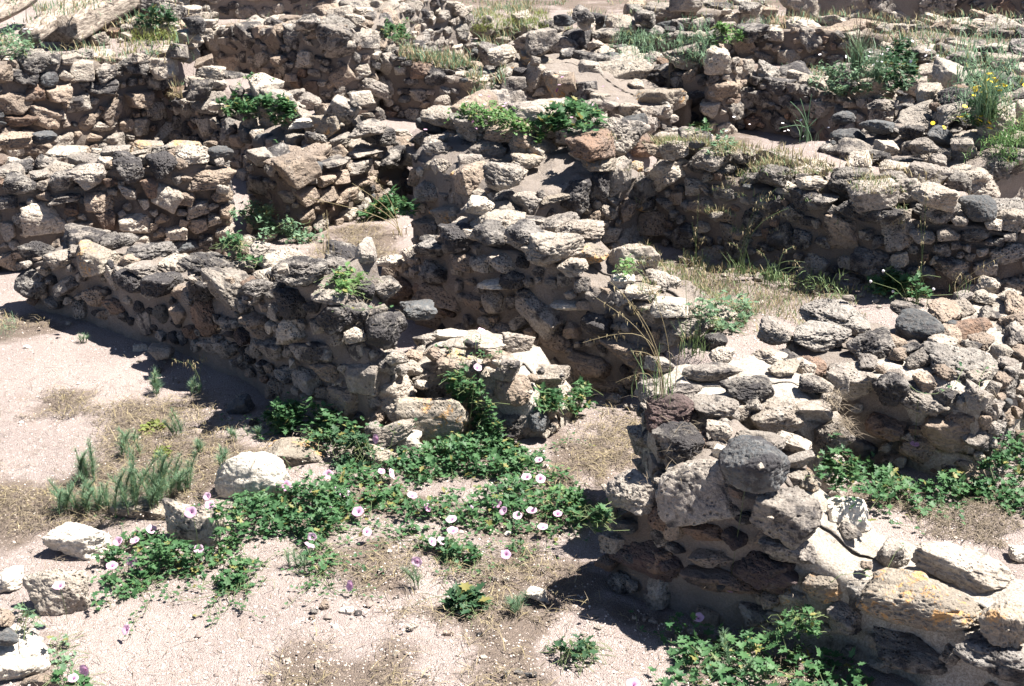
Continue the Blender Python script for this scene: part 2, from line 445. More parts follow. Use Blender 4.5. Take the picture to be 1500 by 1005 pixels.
    def fill(s, smax, smin, mix, topsize, dens, proud):
        r = s.r; sizes = []; z = smax; tmix = {k: v*(.5 if k in ('dark', 'rust', 'basalt') else 1) for k, v in mix.items()}; tmix['pale'] = tmix.get('pale', 0)+4  # wall tops paler: sunlit highlight put into the stone mix, along with bleaching
        while z > smin*1.12: sizes.append(z); z *= .8
        sizes.append(smin)
        area_f = s.L*(float(np.mean(s.hz))-s.z0); area_t = s.L*s.T0
        for k_, sz in enumerate(sizes):
            last = 1.2 if k_ > len(sizes)*.55 else 1.8
            for _ in range(int(min(900, last*dens*area_f/(sz*sz)+4))):
                u = r.uniform(0, s.L); hh = s.h(u)-s.z0; v = r.uniform(s.vmin, 1)*hh
                if v > hh-.02: v = hh-.02
                a = sz*r.uniform(.8, 1.3); b = sz*r.uniform(.62, .95)
                if v+s.z0 > s.h(u)-b*.3: v = max(.03, hh-b*.45)
                x, y, dx, dy = s.frame(u); D_ = max(a, b)*.85; off = D_*proud+s.batter*v/max(hh, .1)
                p = s.pt(u, off, s.z0+v)
                if not s.free(p, (a+b)/4): continue
                m = pick(r, mix)
                s.add(p, (a, D_, b), math.atan2(dy, dx)+r.normal()*.06, r.normal()*.25, m)
            for end in (0, 1):
                for _ in range(int(min(200, max(.6, dens)*1.6*s.T0*(s.h(0 if end == 0 else s.L)-s.base)/(sz*sz)+2))):
                    u = 0 if end == 0 else s.L; T = float(s.Tt(u)); t = r.uniform(.05, .95)*T; hh = float(s.h(u))-s.z0; v = r.uniform(s.base-s.z0+.04, .95*hh)
                    a = sz*r.uniform(.8, 1.2); b = sz*r.uniform(.6, .85); sg = 1 if end == 0 else -1
                    x, y, dx, dy = s.frame(u); p = s.pt(u, t, s.z0+v)+np.array([dx, dy, 0])*sg*a*.12
                    if not s.free(p, (a+b)/4): continue
                    s.add(p, (a, a*.9, b), math.atan2(dy, dx)+math.pi/2+r.normal()*.1, r.normal()*.2, pick(r, mix))
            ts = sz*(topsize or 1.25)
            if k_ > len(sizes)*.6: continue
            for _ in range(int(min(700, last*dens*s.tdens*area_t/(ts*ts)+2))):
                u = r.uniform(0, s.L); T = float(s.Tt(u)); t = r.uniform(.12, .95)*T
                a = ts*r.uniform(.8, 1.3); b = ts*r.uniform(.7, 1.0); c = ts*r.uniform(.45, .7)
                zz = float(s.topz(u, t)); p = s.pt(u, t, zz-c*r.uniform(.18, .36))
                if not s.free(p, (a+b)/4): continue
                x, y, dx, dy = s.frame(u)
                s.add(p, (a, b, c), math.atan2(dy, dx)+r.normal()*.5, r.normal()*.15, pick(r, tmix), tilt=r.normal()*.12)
    def finish(s):
        fx = [q for q in s.stones if q[10]]; au = sorted([q for q in s.stones if not q[10]], key=lambda q: -q[0])
        part = (fx+au)[:300]; rest = (fx+au)[300:]
        loc = Vector(s.root.location)
        for sz, p, dims, yaw, roll, tilt, mat, me, name, label, _ in part:
            o = bpy.data.objects.new(name, me); COL.objects.link(o); o.parent = s.root
            o.location = Vector([float(c) for c in p])-loc; fl = math.pi if s.r.random() < .5 else 0
            o.rotation_euler = (tilt, roll, yaw+fl); o.scale = [float(d)/2 for d in dims]
            o.material_slots[0].link = 'OBJECT'; o.material_slots[0].material = M[mat]
            if label: o['label'] = label
            Wall.n_parts += 1
        if rest:
            V0, F0 = stone_shape('rough', 3, 9); VV, FF = [], []
            for k, q in enumerate(rest):
                R = np.array(Euler((q[5], q[4], q[3]+k)).to_matrix()); VV.append((V0*np.array(q[2])/2)@R.T+q[1]-np.array(loc)); FF.append(F0+k*len(V0))
            o = link('small_stones', mesh_np('small_stones', np.vstack(VV), np.vstack(FF), M['lime']), None, kind='stuff'); o.parent = s.root

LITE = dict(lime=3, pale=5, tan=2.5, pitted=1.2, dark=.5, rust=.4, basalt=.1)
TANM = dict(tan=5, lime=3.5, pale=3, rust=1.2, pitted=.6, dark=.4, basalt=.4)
DARKM = dict(lime=4, dark=4, pitted=2, tan=1.2, rust=1, basalt=.7, pale=.5)  # black crusted stones weighted up: extra shade put into the colour of shaded walls


def hits(px, py):
    """vectorised hit(): places seen at many photo pixels, and whether they lie on an upright face"""
    u = (px-750)/FPX; v = -(py-502.5)/FPX
    D = np.stack([u, math.cos(TH)+v*math.sin(TH), -math.sin(TH)+v*math.cos(TH)], 1)
    n = len(px); t = np.full(n, 3.2); done = np.zeros(n, bool)
    for _ in range(1100):
        a = ~done
        if not a.any(): break
        t[a] += .016
        z = H+D[a, 2]*t[a]; hit_ = z <= hsample(D[a, 0]*t[a], D[a, 1]*t[a]); ia = np.nonzero(a)[0]; done[ia[hit_]] = True
    P = D*t[:, None]; P[:, 2] += H; hm = hsample(P[:, 0], P[:, 1]); side = hm-P[:, 2] > .03
    P[:, 2] = np.where(side, P[:, 2], hm); return P, side
def scree(label, poly, n, s0, s1, mix, seed, cat='loose stones', name='rubble_heap', sink=.2, zref=None):
    """loose stones strewn over whatever lies there"""
    r = np.random.default_rng(seed); px = r.uniform(min(p[0] for p in poly), max(p[0] for p in poly), n*6); py = r.uniform(min(p[1] for p in poly), max(p[1] for p in poly), n*6)
    k = poly_sd(px, py, poly) > 0; px, py = px[k][:n*2], py[k][:n*2]; P, side = hits(px, py)
    c = np.median(P, 0); root = thing(name, label, cat, [float(v) for v in c]); sz = np.sort(s0+(s1-s0)*r.random(len(P))**2)[::-1]; occ = []
    for p, z in zip(P, sz):
        if len(occ) >= min(n, 298): break
        if any((p[0]-q[0])**2+(p[1]-q[1])**2 < (.42*(z+q[2]))**2 for q in occ): continue
        occ.append((p[0], p[1], z)); mat = pick(r, mix); kind = KINDOF.get(mat) or pick(r, dict(rough=4, angular=2, pitted=1)); lst = SH[kind, 'hi' if p[1] < 8 else 'lo']
        d = (z*r.uniform(.9, 1.3), z*r.uniform(.7, 1.), z*r.uniform(.5, .8)); zz = hsample(p[0], p[1])
        o = bpy.data.objects.new('stone', lst[r.integers(len(lst))]); COL.objects.link(o); o.parent = root
        o.location = (p[0]-c[0], p[1]-c[1], zz-c[2]+d[2]*(.5-sink)); o.scale = [v/2 for v in d]; o.rotation_euler = (r.normal()*.15, r.normal()*.15, r.uniform(0, 6.28))
        o.material_slots[0].link = 'OBJECT'; o.material_slots[0].material = M[mat]
        a = np.linspace(-.8, .8, 7); A, B = np.meshgrid(a, a); A = A.ravel(); B = B.ravel(); q = A*A+B*B < .8; A, B = A[q], B[q]
        hsplat(np.stack([p[0]+A*z/2, p[1]+B*z/2, zz+d[2]*(.5-sink)+np.sqrt(1-A*A-B*B)*d[2]/2*.9], 1), 1)
        Wall.n_parts += 1
# ---- foreground left diagonal wall
B_H = [('t', 90, 378, 50, 34, 'pale'), ('t', 140, 381, 88, 52, 'lichen'), ('f', 182, 418, 62, 40, 'dark'), ('t', 206, 394, 48, 26, 'lime'),
       ('t', 240, 416, 78, 42, 'dark', 6), ('t', 312, 392, 106, 46, 'pitted', 8), ('f', 323, 428, 64, 52, 'lime', 30), ('f', 285, 425, 40, 60, 'dark', 20),
       ('t', 375, 422, 52, 44, 'dark'), ('t', 437, 396, 92, 70, 'pitted', 0, 'dark pitted block standing up from the wall top', 'pitted', .1), ('f', 418, 446, 50, 44, 'dark'),
       ('t', 480, 434, 62, 30, 'lime'), ('f', 482, 470, 52, 44, 'dark'), ('f', 417, 488, 40, 42, 'pale', -30), ('f', 462, 522, 62, 60, 'lime', 30),
       ('f', 130, 437, 36, 36, 'tan'), ('f', 163, 450, 32, 28, 'rust'), ('f', 230, 462, 30, 34, 'basalt'), ('f', 255, 460, 26, 34, 'tan'),
       ('f', 347, 494, 26, 22, 'purple'), ('f', 293, 470, 42, 50, 'rust', 50), ('f', 367, 478, 42, 36, 'tan'), ('f', 390, 515, 36, 36, 'lime'),
       ('f', 90, 420, 40, 26, 'lime', 30), ('t', 522, 462, 66, 46, 'pitted'), ('f', 563, 490, 54, 56, 'dark'), ('t', 608, 454, 60, 46, 'basalt', 0, 'blue grey boulder with a white speckled top', 'rough'),
       ('f', 520, 497, 34, 26, 'pale'), ('f', 530, 560, 54, 60, 'lime'), ('f', 500, 590, 50, 45, 'tan'), ('f', 440, 560, 45, 40, 'lime'), ('f', 575, 535, 40, 30, 'dark'),
       ('f', 468, 545, 40, 30, 'tan'), ('t', 577, 470, 50, 40, 'dark')]
Wall('low mortared wall with a dark pitted block standing on it, beside the sandy floor',
     [(40, 456), (140, 478), (250, 516), (340, 560), (400, 602), (480, 636), (540, 648), (600, 634)],
     top=[(40, 378), (100, 374), (150, 386), (200, 412), (250, 424), (275, 404), (330, 410), (385, 430), (400, 408), (455, 408), (470, 448), (500, 482), (545, 505), (600, 528)],
     T=.33, Tend=.5, rear=.04, seed=3, mix=dict(lime=5, dark=3, pitted=2, tan=2, pale=1.2, rust=.6, basalt=.4), heroes=B_H, mortar='mortar', dens=.45, tdens=1.1, smax=.2, proud=.4, vmin=.16)
B2_H = [('t', 713, 504, 60, 30, 'pale', 0, None, 'slab'), ('t', 660, 490, 62, 22, 'cream'), ('t', 677, 534, 84, 46, 'lichen'), ('f', 737, 545, 38, 36, 'lime'),
        ('f', 742, 580, 58, 42, 'tan', 0, None, 'smooth'), 
        ('f', 747, 632, 58, 62, 'pitted'), ('f', 783, 624, 32, 30, 'basalt'), ('f', 675, 585, 40, 40, 'lime'), ('f', 600, 545, 40, 26, 'pale')]
Wall('crumbled bright wall end of pale mortar and lichened blocks above the bindweed',
     [(580, 606), (660, 622), (735, 645), (798, 656)], top=[(580, 535), (630, 530), (680, 530), (740, 552), (770, 590), (805, 640)],
     T=.4, rear=.06, seed=4, mix=LITE, heroes=B2_H, mortar='mortar_white', dens=.22, smax=.16)
# ---- middle wall
C_H = [('t', 632, 330, 56, 40, 'pale'), ('t', 668, 316, 46, 44, 'pale'), ('t', 730, 330, 84, 52, 'pale', 0, None, 'rough'), ('t', 765, 350, 60, 36, 'pale'), ('t', 840, 390, 50, 34, 'pale'), ('t', 700, 345, 40, 36, 'pale'), ('t', 785, 322, 66, 14, 'lime', 0, None, 'slab'),
       ('t', 852, 338, 78, 34, 'pale'), ('t', 805, 365, 95, 58, 'pale'), ('t', 862, 372, 60, 40, 'lichen'), ('f', 640, 433, 62, 36, 'tan', -5, None, 'angular'), ('f', 672, 388, 26, 30, 'tan'),
       ('f', 700, 391, 24, 26, 'pale'), ('f', 727, 386, 38, 28, 'pale', 15, None, 'slab'), ('f', 720, 418, 54, 20, 'cream', -15, None, 'slab'), ('f', 687, 444, 32, 20, 'tan'),
       ('f', 715, 447, 30, 36, 'lime'), ('f', 821, 450, 52, 18, 'cream', -8, None, 'slab'), ('f', 831, 435, 14, 13, 'pale'), ('f', 630, 399, 42, 28, 'pitted'),
       ('f', 623, 366, 42, 28, 'dark'), ('f', 787, 374, 42, 42, 'lime'), ('f', 733, 494, 62, 42, 'lime'), ('f', 783, 462, 78, 52, 'lime', -25, None, 'angular'),
       ('f', 807, 505, 52, 42, 'tan'), ('f', 913, 517, 84, 38, 'tan', -10), ('f', 968, 540, 60, 50, 'rust', 0, None, 'rough'), ('f', 983, 490, 42, 40, 'lime'),
       ('f', 977, 453, 54, 30, 'cream'), ('t', 940, 428, 52, 28, 'pale'), ('t', 912, 410, 42, 34, 'cream', 0, None, 'angular'), ('t', 567, 384, 44, 28, 'pale'),
       ('f', 583, 425, 34, 28, 'rust'), ('f', 653, 460, 30, 16, 'rust'), ('t', 1010, 478, 60, 34, 'lime'), ('t', 1050, 500, 50, 30, 'dark'), ('f', 755, 350, 50, 34, 'dark'),
       ('f', 705, 350, 44, 36, 'dark'), ('f', 660, 350, 44, 36, 'dark'), ('f', 870, 480, 50, 36, 'dark'), ('f', 860, 540, 60, 36, 'tan'), ('f', 745, 410, 40, 26, 'dark')]
Wall('tall shaded middle wall with a broad pale sloping top, above the bare patch of ground',
     [(553, 440), (620, 480), (700, 520), (780, 550), (860, 572), (950, 590), (1030, 606)],
     top=[(553, 392), (585, 380), (600, 352), (640, 340), (690, 350), (740, 365), (800, 375), (845, 408), (880, 424), (930, 442), (960, 457), (1000, 482), (1050, 515)],
     T=.45, rear=.05, seed=7, mix=dict(lime=5, tan=2.6, dark=2, pitted=1, pale=1.2, rust=.7), heroes=C_H, mortar='mortar', smax=.18, dens=.8, tdens=.3, topsize=1.7, proud=.4)
E_H = [('t', 736, 258, 74, 54, 'lime', -15, 'big white grey boulder lying on the wall top', 'rough', .08), ('t', 701, 302, 52, 34, 'pale'), ('t', 815, 287, 60, 22, 'lichen', 0, None, 'slab'),
       ('f', 885, 275, 34, 62, 'dark'), ('f', 912, 262, 36, 52, 'lime'), ('f', 945, 280, 24, 50, 'dark'), ('f', 850, 290, 46, 50, 'dark'), ('f', 870, 330, 30, 40, 'tan'), ('f', 925, 310, 30, 36, 'tan'),
       ('t', 855, 213, 60, 30, 'lichen'), ('t', 770, 235, 50, 28, 'lichen'), ('t', 880, 240, 60, 30, 'lichen')]
Wall('broad wall block with a boulder and orange lichen on its flat top, centre',
     [(772, 400), (820, 388), (880, 374), (972, 353)], top=[(772, 292), (800, 282), (830, 272), (865, 258), (902, 243), (972, 252)], z0=.3, base=0, T=1.15, rear=.06, seed=9,
     mix=dict(lime=4, pale=4, lichen=3, tan=2, dark=1, rust=.4), heroes=E_H, mortar='mortar', smax=.22, dens=.8, tdens=.45, topsize=1.5)
H2_H = [('t', 640, 184, 52, 40, 'basalt', -10, 'dark rounded boulder', 'smooth'), ('f', 635, 260, 54, 38, 'tan'), ('f', 600, 232, 40, 30, 'lime'), ('f', 675, 215, 50, 40, 'dark'), ('f', 720, 215, 60, 40, 'dark')]
Wall('shaded wall with a dark rounded boulder on its left end, behind the big pale boulder',
     [(600, 292), (660, 312), (720, 335), (800, 362)], top=[(600, 190), (640, 196), (690, 198), (740, 212), (800, 245)], T=.5, seed=12, heroes=H2_H,
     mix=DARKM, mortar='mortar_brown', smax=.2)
H1_H = [('f', 449, 250, 44, 44, 'tan'), ('t', 487, 238, 48, 20, 'lime', 0, None, 'slab'), ('t', 525, 226, 58, 28, 'lime', 0, None, 'slab'), ('t', 554, 198, 56, 38, 'pitted', 0, None, None, .08),
        ('t', 519, 180, 38, 42, 'lime', 0, None, None, .1), ('t', 586, 194, 30, 22, 'pale'), ('f', 484, 262, 30, 18, 'tan'), ('f', 530, 249, 36, 28, 'lime'), ('f', 484, 287, 36, 22, 'tan'),
        ('f', 508, 292, 36, 30, 'tan'), ('f', 578, 236, 46, 36, 'pitted'), ('f', 457, 288, 24, 26, 'tan'), ('f', 517, 316, 26, 20, 'pale'), ('f', 538, 268, 26, 14, 'tan'), ('f', 506, 262, 24, 22, 'tan'),
        ('t', 410, 236, 46, 20, 'tan')]
Wall('short sunlit dry stone wall with flat cap slabs, left of the dark boulder',
     [(450, 348), (520, 322), (605, 286)], top=[(450, 238), (500, 236), (560, 220), (605, 200)], T=.5, seed=14, heroes=H1_H, mix=TANM, smax=.17, mortar='mortar_brown')
A_H = [('f', 69, 329, 78, 56, 'pale', 8, None, 'rough'), ('f', 27, 277, 56, 32, 'pitted'), ('f', 90, 268, 46, 32, 'pitted'), ('f', 131, 259, 62, 34, 'lime'), ('f', 191, 248, 50, 38, 'dark'),
       ('f', 236, 246, 52, 32, 'dark'), ('t', 284, 228, 56, 40, 'pale'), ('t', 319, 228, 46, 38, 'basalt'), ('f', 310, 264, 72, 32, 'tan', -3, 'long orange tan block', 'rough'), ('t', 63, 202, 44, 26, 'basalt'),
       ('t', 93, 222, 64, 26, 'pale', 0, None, 'slab'), ('t', 170, 222, 44, 18, 'lime'), ('f', 99, 291, 56, 12, 'lime', 0, None, 'slab'), ('f', 145, 300, 46, 38, 'tan'), ('f', 191, 286, 32, 32, 'lime'),
       ('f', 221, 276, 30, 30, 'rust'), ('f', 245, 292, 46, 44, 'pale', -30), ('f', 200, 329, 56, 34, 'pale'), ('f', 260, 344, 34, 26, 'pale'), ('f', 233, 367, 32, 28, 'tan'),
       ('f', 209, 354, 30, 20, 'pale'), ('f', 179, 357, 34, 15, 'pale'), ('f', 234, 345, 20, 15, 'tan'), ('f', 272, 363, 46, 20, 'basalt'), ('f', 119, 341, 36, 32, 'tan'), ('f', 275, 294, 30, 24, 'tan'),
       ('f', 293, 307, 38, 30, 'lime'), ('f', 328, 288, 34, 24, 'tan'), ('f', 332, 312, 26, 26, 'tan'), ('f', 316, 324, 24, 18, 'pale'), ('f', 290, 332, 38, 22, 'tan'), ('f', 330, 345, 30, 26, 'pale'),
       ('f', 304, 357, 28, 26, 'lime'), ('t', 266, 214, 62, 20, 'lichen'), ('f', 155, 325, 30, 34, 'rust'), ('f', 10, 300, 34, 22, 'lime'), ('f', 105, 310, 24, 20, 'rust'), ('t', 20, 205, 60, 40, 'tan'),
       ('t', 215, 214, 50, 20, 'lichen'), ('f', 10, 340, 30, 30, 'lime'), ('f', 8, 385, 34, 32, 'tan')]
Wall('sunlit rubble wall at left with a blue black boulder on its right end',
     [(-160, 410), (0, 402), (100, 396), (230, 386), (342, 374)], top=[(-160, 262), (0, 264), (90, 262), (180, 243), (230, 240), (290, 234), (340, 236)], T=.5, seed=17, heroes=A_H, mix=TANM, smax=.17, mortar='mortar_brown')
L_H = [('f', 66, 170, 44, 34, 'tan', 20), ('f', 22, 150, 40, 38, 'tan'), ('f', 56, 136, 32, 36, 'rust'), ('f', 86, 140, 36, 26, 'tan'), ('f', 206, 148, 36, 28, 'tan'), ('f', 202, 96, 36, 30, 'dark'),
       ('t', 120, 80, 36, 28, 'pitted'), ('f', 58, 92, 40, 34, 'pitted'), ('t', 18, 82, 40, 34, 'lime'), ('t', 272, 76, 42, 40, 'pale', 0, None, None, .08), ('f', 232, 118, 32, 30, 'lime'), ('t', 234, 88, 32, 18, 'lime'), ('f', 128, 104, 32, 28, 'pale'),
       ('f', 160, 106, 32, 26, 'lime'), ('f', 40, 112, 34, 28, 'dark'), ('f', 72, 118, 30, 26, 'basalt'), ('f', 4, 112, 30, 30, 'tan'), ('f', 122, 152, 34, 28, 'lime'), ('f', 152, 128, 44, 22, 'dark'), ('f', 30, 178, 40, 26, 'rust')]
Wall('high rubble wall at the upper left, below the grassy terrace with the dead logs',
     [(-220, 330), (-90, 296), (0, 270), (130, 242), (250, 216)], top=[(-220, 70), (-60, 78), (0, 90), (60, 88), (130, 88), (200, 92), (255, 118)], T=.45, seed=19, heroes=L_H, mix=TANM, smax=.2, mortar='mortar_brown')
Wall('low shaded wall with a green plant growing on it, upper left',
     [(248, 214), (300, 237), (390, 277), (450, 305)], top=[(250, 130), (300, 172), (350, 184), (400, 208), (450, 224)], T=.55, rear=.05, seed=21, mix=DARKM, smax=.18, topsize=1.4)
Wall('large sunlit rubble wall with an uneven top, upper left of centre',
     [(285, 140), (350, 156), (430, 178), (500, 185), (556, 178)], top=[(275, 48), (330, 40), (400, 38), (470, 38), (510, 42), (556, 62)], T=.6, seed=23, mix=dict(lime=5, tan=3, pale=2, pitted=2, dark=1, rust=.5), smax=.22, dens=1.5, mortar='mortar')
Wall('lit rubble wall running back to the top edge of the ruins, behind the dark corner',
     [(558, 170), (590, 130), (640, 100), (695, 84)], top=[(560, 45), (590, 10), (640, -10), (695, 10)], T=.7, seed=25, mix=dict(lime=5, pale=2, tan=2, pitted=1, dark=1), smax=.2, )
Wall('shaded wall with earth and straw on its flat top, dark corner upper centre',
     [(556, 172), (640, 180), (700, 182), (760, 180)], top=[(580, 82), (640, 106), (690, 116), (740, 126), (760, 120)], T=.7, seed=27, mix=DARKM, smax=.18, mortar='mortar_brown', topsize=.7, dens=.8)
Wall('rough sloping heap of wall with a broad pale top, upper centre behind the green plants',
     [(735, 178), (800, 180), (860, 195), (930, 218), (990, 208)], top=[(740, 104), (790, 98), (830, 108), (860, 134), (900, 150), (985, 156)], T=.75, seed=29, mix=dict(lime=5, pale=4, lichen=1, dark=1.5), smax=.28, topsize=1.6, tdens=.5, mortar='mortar')
W13_H = [('t', 845, 58, 48, 46, 'dark', 0, 'dark wedge shaped boulder', 'angular', .12), ('t', 827, 30, 34, 28, 'basalt', 0, 'round black boulder', 'smooth', .22), ('t', 858, 34, 30, 26, 'pale', 0, None, None, .22), ('t', 810, 50, 30, 24, 'lime')]
Wall('long shaded wall carrying a round black boulder at its left end, upper right of centre',
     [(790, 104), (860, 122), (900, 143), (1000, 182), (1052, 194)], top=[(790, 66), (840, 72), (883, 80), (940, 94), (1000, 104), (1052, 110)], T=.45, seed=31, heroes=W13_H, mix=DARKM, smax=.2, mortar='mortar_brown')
Wall('square broken stub of wall with a pale sunlit side, upper right of centre',
     [(1040, 196), (1070, 196), (1098, 186)], top=[(1030, 78), (1050, 72), (1098, 90)], T=.75, seed=33, mix=dict(lime=5, pale=2, tan=3, rust=1.5, dark=1), smax=.22)
Wall('shaded wall behind the tuft of reed grass, upper right',
     [(1096, 190), (1150, 199), (1200, 212), (1290, 235)], top=[(1100, 112), (1150, 120), (1200, 134), (1290, 150)], T=.5, seed=35, mix=DARKM, smax=.22, mortar='mortar_brown')
D_H = [('t', 1100, 262, 40, 26, 'pitted'), ('t', 1060, 246, 46, 28, 'pitted'), ('t', 1010, 226, 50, 34, 'lime'), ('t', 1200, 296, 56, 34, 'pitted'), ('f', 1268, 310, 84, 34, 'pitted', 5, None, 'rough'), ('f', 1372, 314, 62, 46, 'pitted'), ('t', 1322, 295, 38, 20, 'lime'),
       ('t', 1436, 308, 58, 50, 'basalt', 0, 'dark grey boulder set in the wall top', 'smooth', .04), ('t', 1486, 322, 60, 44, 'pale'), ('f', 1275, 390, 60, 52, 'lime'), ('f', 1120, 300, 44, 30, 'dark'), ('f', 1175, 292, 44, 32, 'dark'), ('f', 1350, 350, 40, 22, 'lime'),
       ('f', 1390, 348, 36, 22, 'pale'), ('f', 1020, 305, 40, 30, 'tan'), ('f', 1060, 320, 28, 26, 'tan')]
Wall('long shaded wall right of centre, its top strewn with stones and dry grass',
     [(938, 356), (1060, 388), (1180, 412), (1290, 438), (1400, 450), (1560, 462)], top=[(938, 244), (1000, 236), (1060, 262), (1120, 276), (1180, 288), (1250, 304), (1320, 312), (1400, 322), (1560, 340)],
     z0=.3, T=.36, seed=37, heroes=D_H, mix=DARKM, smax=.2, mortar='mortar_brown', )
P_H = [('t', 1238, 172, 38, 26, 'basalt'), ('t', 1290, 185, 62, 34, 'basalt', 10), ('t', 1341, 193, 46, 28, 'pitted'), ('t', 1376, 198, 50, 34, 'basalt', -8, 'grey cobble with an orange lichen patch', 'smooth'),
       ('t', 1276, 228, 60, 28, 'pitted'), ('t', 1325, 240, 52, 24, 'pitted'), ('t', 1352, 215, 46, 30, 'lime'), ('t', 1372, 165, 36, 30, 'basalt'), ('t', 1335, 160, 42, 26, 'pitted'), ('t', 1292, 155, 42, 24, 'lime'),
       ('t', 1213, 222, 34, 26, 'pitted'), ('t', 1285, 270, 34, 28, 'pitted'), ('t', 1375, 238, 30, 34, 'lime'), ('t', 1405, 180, 38, 30, 'dark'), ('t', 1410, 212, 36, 30, 'lime')]
Wall('heap of loose grey cobbles and blocks stacked on the wall platform, right',
     [(1198, 236), (1300, 262), (1408, 290)], z0=.6, hts=[.10, .12, .14], T=1.5, rear=.16, seed=39, heroes=P_H, mix=dict(lime=5, pitted=3, dark=2, basalt=2.5, pale=2, tan=.6), smax=.24, topsize=1.15, dens=2, cat='stone heap', name='stone_heap', proud=.35)
# ---- right foreground
F_H = [('t', 1135, 490, 56, 56, 'lime'), ('t', 1199, 492, 98, 62, 'pitted'), ('t', 1283, 506, 80, 72, 'pitted', 20), ('t', 1351, 486, 78, 62, 'basalt', -5, 'dark grey smooth boulder', 'smooth'),
       ('t', 1395, 482, 28, 36, 'basalt'), ('t', 1392, 496, 26, 18, 'cream'), ('t', 1405, 545, 154, 70, 'pitted', 8, 'long black pitted block', 'pitted'), ('f', 1304, 575, 52, 46, 'dark', 20), ('f', 1350, 592, 74, 32, 'lime', 15),
       ('t', 1456, 486, 96, 54, 'lime'), ('t', 1494, 458, 60, 40, 'pale'), ('t', 1422, 452, 74, 26, 'pale', 0, None, 'slab'), ('t', 1325, 452, 50, 26, 'lime'), ('f', 1390, 640, 100, 60, 'tan'), ('f', 1290, 630, 60, 44, 'rust'), ('f', 1345, 665, 60, 40, 'tan')]
Wall('thick wall carrying a smooth dark boulder and a long black pitted block',
     [(1120, 640), (1235, 668), (1300, 686), (1380, 698), (1446, 710)], top=[(1120, 520), (1240, 548), (1300, 555), (1340, 565), (1400, 585), (1446, 595)], z0=.2, T=.62, rear=.04, seed=41, heroes=F_H,
     mix=DARKM, mortar='mortar', smax=.2, dens=.3, tdens=.35, topsize=1.6)
Wall('rough sunlit side of the thick wall at the right edge, above the green mallow',
     [(1440, 712), (1480, 675), (1600, 590)], top=[(1440, 600), (1480, 560), (1600, 470)], z0=.2, T=.6, seed=43, mix=TANM, mortar='mortar_white', smax=.12, dens=.6, tdens=.4)
G1_H = [('t', 999, 648, 84, 62, 'pitted'), ('t', 1053, 632, 42, 38, 'pale'), ('t', 1060, 661, 32, 20, 'cream'),
        ('t', 1110, 650, 84, 50, 'lime'), ('f', 1097, 694, 98, 66, 'basalt', 10, 'smooth dark basalt boulder', 'smooth'),
        ('f', 1012, 724, 108, 112, 'lime', 12, 'large grey block', 'angular'), ('f', 979, 775, 42, 44, 'tan', 0, None, 'angular'), ('f', 1026, 784, 54, 28, 'rust'), ('f', 1073, 796, 38, 22, 'purple', 20),
        ('f', 1033, 824, 62, 24, 'tan', -10), ('f', 1053, 856, 112, 40, 'rust')]
Wall('front wall stub with a smooth dark basalt boulder set in its shaded end',
     [(952, 885), (1000, 905), (1060, 925), (1125, 940)], top=[(952, 672), (1000, 690), (1050, 715), (1125, 738)], T=.5, rear=.03, seed=47, heroes=G1_H, mix=dict(lime=4, pale=2, rust=1.5, tan=2, dark=1, purple=.7),
     mortar='mortar', smax=.15, dens=.22, tdens=.8, topsize=1.3)
G3_H = [('t', 978, 602, 82, 70, 'purple', 0, 'dark reddish boulder', 'rough'), ('t', 1050, 597, 80, 48, 'lime'), ('t', 1137, 612, 94, 74, 'pale'), ('t', 1100, 567, 94, 44, 'pitted'), ('t', 1195, 566, 58, 34, 'lime'), ('t', 1145, 542, 72, 30, 'lichen'),
        ('t', 1230, 562, 36, 46, 'lime'), ('t', 1195, 597, 64, 36, 'pale', 0, None, 'slab'), ('t', 1040, 545, 92, 30, 'lime', 0, None, 'smooth'), ('t', 1000, 572, 60, 30, 'lime'), ('t', 1085, 605, 30, 24, 'pale')]
Wall('wide wall top of pale blocks with a dark reddish boulder at its left edge',
     [(962, 806), (1080, 802), (1215, 792)], z0=0, hts=[.58, .6, .58], T=.5, rear=.02, seed=46, heroes=G3_H, mix=dict(lime=4, pale=3, tan=1.5, pitted=1.5), mortar='mortar_white', smax=.15, dens=.4, tdens=.8, topsize=1.4)
Wall('low stepped toe of the front right wall, with a purple block at its base',
     [(880, 850), (915, 872), (958, 890)], top=[(888, 742), (920, 735), (958, 730)], T=.3, seed=48, heroes=[('f', 918, 732, 64, 56, 'lime'), ('f', 906, 777, 34, 26, 'basalt'), ('f', 933, 828, 104, 66, 'purple', 0, None, 'rough')], mix=dict(lime=2, rust=1), mortar='mortar_brown', smax=.1, dens=.3)
G2_H = [('t', 1158, 758, 112, 92, 'lime', 8, 'grey block with a pale flat top', 'rough', .04), ('t', 1242, 752, 74, 76, 'cream', 0, None, 'angular'), ('f', 1117, 843, 92, 54, 'purple', 15), ('f', 1150, 812, 84, 40, 'lime', 10), ('t', 1208, 860, 78, 56, 'lichen'),
        ('t', 1308, 816, 54, 56, 'lime'), ('t', 1420, 836, 160, 64, 'pale', 8, None, 'rough'), ('t', 1345, 892, 200, 92, 'lichen', 8, 'massive grey block with orange lichen spots', 'pitted'), ('t', 1480, 915, 90, 76, 'lichen', 0, None, 'pitted'), ('f', 1330, 960, 110, 40, 'dark'), ('t', 1268, 828, 20, 18, 'tan'),
        ('f', 1450, 975, 90, 50, 'dark'), ('f', 1230, 915, 50, 50, 'lime')]
